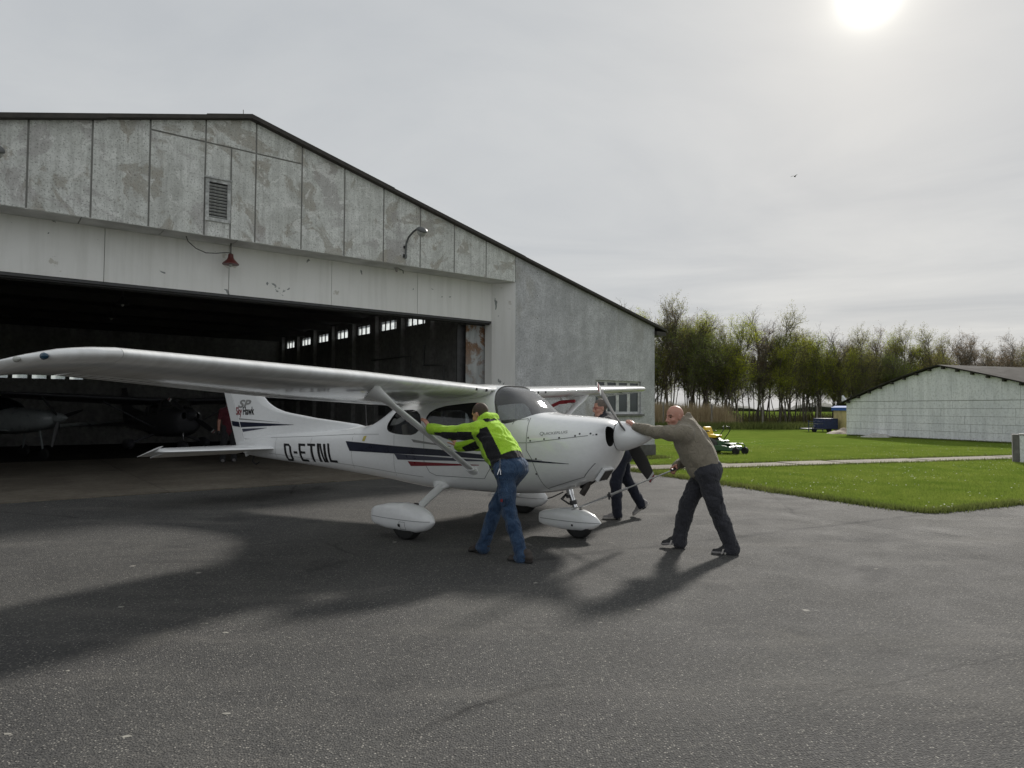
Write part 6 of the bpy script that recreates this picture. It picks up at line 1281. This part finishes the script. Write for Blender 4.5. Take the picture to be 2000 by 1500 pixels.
M_LEAFY = leafmat('young_yellow_leaf', (0.30, 0.33, 0.03)); M_LEAFG = leafmat('young_green_leaf', (0.155, 0.195, 0.045)); M_LEAFO = leafmat('olive_bud', (0.21, 0.205, 0.05)); M_LEAFB = leafmat('brown_bud', (0.17, 0.125, 0.08))
def make_tree(seed, H, nst, leaf, ndens, spread=1.0):
    """trunk and limbs as one mesh, twigs with leaves as the other"""
    r = np.random.default_rng(seed); TV, TF, CV, CF, CM = [], [], [], [], []
    def tube(V, F, p0, p1, r0, r1, n):
        d = p1 - p0; L = np.linalg.norm(d) + 1e-9; d = d / L; a = np.cross(d, [0.31, 0.77, 0.55]); a /= np.linalg.norm(a); c2 = np.cross(d, a); o = len(V)
        for p, rr in ((p0, r0), (p1, r1)):
            for j in range(n): q = 2 * PI * j / n; V.append(p + a * math.cos(q) * rr + c2 * math.sin(q) * rr)
        for j in range(n): F.append((o + j, o + (j + 1) % n, o + n + (j + 1) % n, o + n + j))
    tips = []
    def grow_(p, d, L, rad, lev):
        n = 4 if lev == 0 else (3 if lev == 1 else 2); q = p.copy(); dd_ = d.copy(); pts = [(q.copy(), rad)]
        for i in range(n):
            dd_ = U3(dd_ + r.normal(size=3) * (0.10 if lev == 0 else 0.17) + np.array([0, 0, 0.10 if lev else 0.03])); q2 = q + dd_ * L / n; r1 = rad * (1 - 0.75 * (i + 1) / n) if lev == 0 else rad * (1 - 0.8 * (i + 1) / n)
            r0 = pts[-1][1]
            if lev <= 1: tube(TV, TF, q, q2, r0, r1, 6 if lev == 0 else 4)
            else:
                o = len(CV); s_ = np.cross(q2 - q, r.normal(size=3)); s_ = s_ / (np.linalg.norm(s_) + 1e-9); w = max(r0, 0.009); CV.extend([q - s_ * w, q + s_ * w, q2 + s_ * max(r1, 0.004), q2 - s_ * max(r1, 0.004)]); CF.append((o, o + 1, o + 2, o + 3)); CM.append(0)
            q = q2; pts.append((q.copy(), r1))
        if lev == 0: k = int(15 * ndens)
        elif lev == 1: k = int(9 * ndens)
        elif lev == 2: k = 5
        else: k = 0
        for j in range(k):
            t_ = r.uniform(0.30 if lev == 0 else 0.15, 1.0); i0 = min(int(t_ * n), n - 1); fr = t_ * n - i0; p0 = pts[i0][0] * (1 - fr) + pts[i0 + 1][0] * fr
            az = r.uniform(0, 2 * PI); tilt = r.uniform(0.45, 0.95) if lev == 0 else r.uniform(0.4, 1.0); base = U3(pts[i0 + 1][0] - pts[i0][0]); s_ = U3(np.cross(base, [math.cos(az), math.sin(az), 0.2])); nd = U3(base * math.cos(tilt) + s_ * math.sin(tilt) * spread)
            grow_(p0, nd, {0: H * 0.30 * (1.15 - 0.6 * t_), 1: H * 0.125, 2: H * 0.06}[lev] * r.uniform(0.6, 1.2), {0: 0.05, 1: 0.02, 2: 0.010}[lev] * H / 11, lev + 1)
        if lev >= 2: tips.append(q.copy()); tips.append((p + q) / 2)
    for s_ in range(nst):
        a = r.uniform(0, 2 * PI); o = np.array([math.cos(a), math.sin(a), 0]) * (0.35 if nst > 1 else 0); grow_(o, U3(np.array([math.cos(a) * 0.12, math.sin(a) * 0.12, 1])), H * r.uniform(0.78, 1.0), 0.095 * H / 11 * r.uniform(0.7, 1.15), 0)
    tips = np.array(tips); m_ = int(len(tips) * leaf)
    for i in r.choice(len(tips), m_, replace=False) if m_ else []:
        for _ in range(3):
            p = tips[i] + r.normal(size=3) * 0.12; a = r.normal(size=3); a /= np.linalg.norm(a); c2 = np.cross(a, r.normal(size=3)); c2 /= np.linalg.norm(c2); s_ = r.uniform(0.025, 0.055); o = len(CV); CV.extend([p - a * s_, p + c2 * s_ * 0.8, p + a * s_, p - c2 * s_ * 0.8]); CF.append((o, o + 1, o + 2, o + 3)); CM.append(1)
    return TV, TF, CV, CF, CM
TYPES = [('bare dark', M_LEAFB, make_tree(11, 11.5, 2, 0.18, 1.15)), ('bare brown', M_LEAFB, make_tree(12, 10.5, 2, 0.5, 1.1)), ('yellow-green budding', M_LEAFY, make_tree(13, 10.5, 3, 1.0, 1.0)), ('grey-green hazy', M_LEAFG, make_tree(14, 10.0, 3, 0.7, 1.0)), ('olive budding', M_LEAFO, make_tree(15, 10.8, 2, 0.85, 1.1)), ('thin bare', M_LEAFB, make_tree(16, 12.0, 1, 0.05, 0.85))]
PROTO = []
for nm, lm, (TV, TF, CV, CF, CM) in TYPES:
    PROTO.append((nm, mesh_from('trunk', TV, TF, M_BARK, smooth=True), mesh_from('crown', CV, CF, [M_TWIG, lm], CM)))
ONES = ['first', 'second', 'third', 'fourth', 'fifth', 'sixth', 'seventh', 'eighth', 'ninth', 'tenth', 'eleventh', 'twelfth', 'thirteenth', 'fourteenth', 'fifteenth', 'sixteenth', 'seventeenth', 'eighteenth', 'nineteenth']
def ordinal(n):
    if n <= 19: return ONES[n - 1]
    tens = ['', '', 'twent', 'thirt', 'fort', 'fift', 'sixt']; return tens[n // 10] + ('ieth' if n % 10 == 0 else 'y-' + ONES[n % 10 - 1])
def plant_tree(k, x, y, sc, rot, label, grp):
    nm, tm, cm = PROTO[k]; t = thing('tree', label, 'tree', (x, y, 0), rot, grp); t.scale = (sc * random.uniform(0.85, 1.1), sc * random.uniform(0.85, 1.1), sc)
    link('trunk', tm, t); link('crown', cm, t); return t
random.seed(21)
def belt(n, p0, p1, off, row, kinds, smin, smax):
    for i in range(n):
        t_ = (i + random.uniform(-0.3, 0.3)) / n; x = p0[0] + (p1[0] - p0[0]) * t_; y = p0[1] + (p1[1] - p0[1]) * t_ + off + random.uniform(-1.2, 1.2); k = kinds[i % len(kinds)]; tp = 1.0 - 0.14 * (row != 'distant') * max(0.0, t_ - 0.3) / 0.7 - 0.10 * (row == 'back') * t_
        plant_tree(k, x, y, tp * random.uniform(smin, smax), random.uniform(0, 6.28), '%s tree, %s from the hangar end of the %s row' % (PROTO[k][0], ordinal(i + 1), row), row + ' row of the tree belt')
belt(34, (10.5, 63.5), (44.0, 74.0), 0.0, 'front', [0, 3, 2, 0, 4, 5, 3, 2, 3, 0, 2, 4, 3, 1], 0.78, 1.0)
belt(26, (44.0, 74.0), (88.0, 103.0), 0.0, 'distant', [4, 1, 4, 1, 1, 0, 1, 1, 5, 1], 0.72, 0.92)
belt(30, (9.0, 69.0), (90.0, 112.0), 3.0, 'back', [0, 3, 1, 4, 1, 0, 3, 1], 0.72, 1.0)
belt(24, (14.0, 65.5), (50.0, 78.5), 0.6, 'middle', [3, 1, 4, 0, 3, 2, 4, 5], 0.62, 0.86)
# ------------------------------------------------------------------ loose vegetation
def blades(name, P, hgt, wid, lean, m_, label, cat, seed):
    r = np.random.default_rng(seed); n = len(P); a = r.uniform(0, 2 * PI, n); w = wid * r.uniform(0.6, 1.4, n); h_ = hgt * r.uniform(0.5, 1.4, n); l = lean * r.uniform(0, 1, n) * h_; la = r.uniform(0, 2 * PI, n)
    V = np.zeros((n, 3, 3), np.float32); V[:, 0, :2] = P[:, :2] + np.stack([np.cos(a), np.sin(a)], 1) * w[:, None]; V[:, 1, :2] = P[:, :2] - np.stack([np.cos(a), np.sin(a)], 1) * w[:, None]; V[:, 2, :2] = P[:, :2] + np.stack([np.cos(la), np.sin(la)], 1) * l[:, None]; V[:, 2, 2] = h_; V[:, :2, 2] = -0.005
    me = bpy.data.meshes.new(name); me.vertices.add(n * 3); me.vertices.foreach_set('co', V.ravel()); me.loops.add(n * 3); me.loops.foreach_set('vertex_index', np.arange(n * 3, dtype=np.int32)); me.polygons.add(n); me.polygons.foreach_set('loop_start', np.arange(0, n * 3, 3, dtype=np.int32)); me.polygons.foreach_set('loop_total', np.full(n, 3, np.int32)); me.materials.append(m_); me.update(calc_edges=True)
    o = link(name, me); tag(o, label, cat, kind='stuff'); return o
def f_blade(c1, c2):
    def f(N):
        a = N.noise(N.co(), 0.8, 7.0, 0.68, 0.5); g2 = N.noise(N.co(), 40.0, 2.0); z = N.xyz(N.co())[2]
        c = N.mix(N.ramp(a, [(0.3, 0.0), (0.7, 1.0)]), c1, c2); c = N.mix(N.ramp(g2, [(0.35, 0.4), (0.65, 0.0)]), c, tuple(x * 0.55 for x in c1)); N.set(color=c, rough=0.65, spec=0.25)
        t_ = N.n.new('ShaderNodeBsdfTranslucent'); N.l.new(c, t_.inputs[0]); mx = N.n.new('ShaderNodeMixShader'); mx.inputs[0].default_value = 0.4; N.l.new(N.b.outputs[0], mx.inputs[1]); N.l.new(t_.outputs[0], mx.inputs[2]); N.l.new(mx.outputs[0], N.n['Material Output'].inputs[0])
    return f
M_GRASS = mat('grass_blade', fn=f_blade((0.15, 0.235, 0.032), (0.32, 0.38, 0.08))); M_REED = mat('dry_reed', fn=f_blade((0.42, 0.33, 0.20), (0.55, 0.45, 0.29))); M_ROUGH = mat('rough_grass', fn=f_blade((0.11, 0.155, 0.035), (0.20, 0.21, 0.07)))
lawn_poly = [(8.64, 11.59), (7.36, 10.97), (6.38, 10.5), (5.66, 11.67), (4.94, 13.21), (4.34, 14.53), (2.95, 17.5), (5.2, 22.0), (5.0, 36.0), (40.0, 60.0), (60, 60), (48.0, 30.7)]
def scatter(n, seed, ymin, ymax, fall):
    r = np.random.default_rng(seed); out = []
    Y = ymin + (ymax - ymin) * r.uniform(0, 1, n) ** fall; lim = 0.80
    X = r.uniform(0.13, lim, n) * Y; return np.stack([X, Y], 1)
def in_poly(P, poly):
    x, y = P[:, 0], P[:, 1]; res = np.zeros(len(P), bool); n = len(poly)
    for i in range(n):
        x1, y1 = poly[i]; x2, y2 = poly[(i + 1) % n]
        c2 = ((y1 > y) != (y2 > y)) & (x < (x2 - x1) * (y - y1) / ((y2 - y1) + 1e-12) + x1); res ^= c2
    return res
def off_path(P):
    q = P - np.array([pa.x, pa.y]); t_ = q @ np.array([d_p.x, d_p.y]); w = q @ np.array([-d_p.y, d_p.x]); return ~((t_ > -0.3) & (t_ < 19.6) & (np.abs(w) < 0.66))
d_p = (pb - pa).normalized()
P = scatter(420000, 3, 10.3, 30.0, 1.35); P = P[in_poly(P, lawn_poly) & off_path(P)]; blades('lawn_grass', P, 0.045, 0.006, 0.9, M_GRASS, 'short green grass of the lawn beside the apron', 'grass', 4)
# tufts along the broken asphalt edge and at the walls
E_ = []
r_ = np.random.default_rng(5)
for (a, c2) in zip(LAWN_EDGE[:-1], LAWN_EDGE[1:]):
    n = int(900 * math.hypot(c2[0] - a[0], c2[1] - a[1])); t_ = r_.uniform(0, 1, n); E_.append(np.stack([a[0] + (c2[0] - a[0]) * t_ + r_.normal(size=n) * (0.04 + 0.08 * np.abs(np.sin(t_ * 17))) + 0.03, a[1] + (c2[1] - a[1]) * t_ + r_.normal(size=n) * 0.05 + 0.03], 1))
n = 2600; t_ = r_.uniform(-0.2, 1.0, n); E_.append(np.stack([4.75 + r_.normal(size=n) * 0.16 - t_ * 0.7, 22.25 + r_.normal(size=n) * 0.16 - t_ * 0.6], 1))
n = 9000; t_ = r_.uniform(0, 19, n); sgn = r_.choice([-1, 1], n); E_.append(np.stack([pa.x + d_p.x * t_ - d_p.y * sgn * (0.64 + np.abs(r_.normal(size=n)) * 0.05), pa.y + d_p.y * t_ + d_p.x * sgn * (0.64 + np.abs(r_.normal(size=n)) * 0.05)], 1))
n = 5000; t_ = r_.uniform(0, 12, n); E_.append(np.stack([21.2 + 0.312 * t_ - 0.95 * 0.12 + r_.normal(size=n) * 0.1 - 0.05, 42.6 - 0.95 * t_ - 0.312 * 0.12 + r_.normal(size=n) * 0.1], 1))
blades('edge_grass', np.concatenate(E_), 0.085, 0.007, 0.8, M_ROUGH, 'longer tufts of grass along the edges of apron, path and walls', 'grass', 6)
n = 15000; t_ = r_.uniform(0, 1, n); Pr = np.stack([8.5 + 10.5 * t_ ** 1.1 + r_.normal(size=n) * 0.5, 58.5 + r_.normal(size=n) * 1.3 + 3.0 * t_], 1); blades('dry_reeds', Pr, 1.7, 0.022, 0.35, M_REED, 'tall dry tan reeds in front of the trees', 'reeds', 7)
n = 14000; t_ = r_.uniform(0, 1, n); Pr = np.stack([8.0 + 32 * t_ + r_.normal(size=n) * 0.5, 54.5 + r_.normal(size=n) * 0.8 + 4.0 * t_], 1); blades('rough_verge', Pr, 0.5, 0.035, 0.6, M_ROUGH, 'rough uncut grass bank at the far end of the lawn', 'grass', 8)
n = 9000; t_ = r_.uniform(0, 1, n); Pr = np.stack([9 + 70 * t_ + r_.normal(size=n) * 1.0, 64 + 33 * t_ + r_.normal(size=n) * 2.5], 1); blades('undergrowth', Pr, 1.2, 0.05, 0.6, mat('undergrowth_blade', fn=f_blade((0.05, 0.055, 0.02), (0.10, 0.085, 0.04))), 'brown undergrowth below the trees', 'undergrowth', 9)
# daisies
P = scatter(3600, 12, 10.6, 34.0, 1.2); r2 = np.random.default_rng(2); keep = in_poly(P, lawn_poly) & off_path(P); P = P[keep]; cl = np.sin(P[:, 0] * 1.9) * np.sin(P[:, 1] * 1.3 + P[:, 0]) + r2.normal(size=len(P)) * 0.5; P = P[cl > 0.35]
b = MB()
for x, y in P: s_ = random.uniform(0.008, 0.015); b.add([(x + s_ * math.cos(q), y + s_ * math.sin(q), 0.062 + random.uniform(0, .012)) for q in (0, 1.05, 2.1, 3.14, 4.19, 5.24)], [(0, 1, 2, 3, 4, 5)])
o = b.build('daisies', mat('daisy_white', (0.72, 0.72, 0.62), 0.8), fix=False); tag(o, 'small white daisies dotted over the lawn', 'flowers', kind='stuff')
# pale chips and droppings on the apron, each a small object one could pick up is too fine: one scatter
b = MB()
for px, py, s_ in ((-3.05, 5.4, 0.035), (-1.98, 4.8, 0.03), (-1.45, 3.55, 0.028), (-1.82, 3.3, 0.03), (-2.4, 3.32, 0.026), (-2.62, 4.1, 0.02), (0.22, 6.2, 0.03), (1.0, 5.4, 0.03), (3.6, 6.8, 0.03), (0.35, 3.9, 0.015), (-2.2, 5.0, 0.018), (-1.5, 4.7, 0.016)):
    s_ *= 0.55; n = 9; ring = [(px + s_ * (1.6 if abs(math.cos(q)) > .7 else 1) * random.uniform(.6, 1.1) * math.cos(q), py + s_ * random.uniform(.5, 1.1) * math.sin(q)) for q in np.linspace(0, 2 * PI, n, endpoint=False)]
    b.prism(ring, 0.004, 0.008, 'z')
o = b.build('pale_droppings', mat('dropping_white', (0.26, 0.25, 0.22), 0.9, var=0.3, vs=40)); tag(o, 'small pale droppings scattered on the asphalt', 'droppings', kind='stuff')
# fence posts in front of the trees
M_POST = mat('grey_fence_wood', (0.20, 0.185, 0.16), 0.95, var=0.3)
for i, (x, y, h_) in enumerate(((12.6, 57.0, 2.1), (16.8, 57.6, 2.0), (21.4, 58.4, 2.2), (26.4, 59.2, 1.9))):
    t = thing('fence_post', 'weathered fence post before the trees, %s from the hangar' % ordinal(i + 1), 'post', (x, y, 0), 0, 'fence posts before the trees')
    b = MB(); b.tube([(0, 0, -0.05), (0.01, 0, h_ * 0.5), (0.03, 0.0, h_)], [0.085, 0.08, 0.075], 8); b.build('shaft', M_POST, t, smooth=50)
    b = MB(); b.lathe([(h_ - 0.01, 0.078), (h_ + 0.03, 0.05), (h_ + 0.035, 0.01)], 8, 'z', (0.03, 0, 0)); b.build('cap', M_POST, t)
# far wood on the horizon
r3 = np.random.default_rng(31); xs = np.linspace(-700, 1100, 420); top = 7 + 3.5 * np.sin(xs * 0.021) + 2 * np.sin(xs * 0.09 + 1) + r3.normal(size=420) * 1.0
P = np.array([[(x, 640 + 25 * math.sin(x * 0.01), -1.0) for x in xs], [(x, 636 + 25 * math.sin(x * 0.01), t_ * 0.55) for x, t_ in zip(xs, top)], [(x, 644 + 25 * math.sin(x * 0.01), t_) for x, t_ in zip(xs, top)], [(x, 668 + 25 * math.sin(x * 0.01), -1.0) for x in xs]])
b = MB(); b.grid(P); o = b.build('far_wood', mat('far_wood_foliage', (0.055, 0.06, 0.05), 0.95, var=0.4, vs=0.08), smooth=60); tag(o, 'distant dark line of woodland on the horizon', 'woodland', kind='stuff')
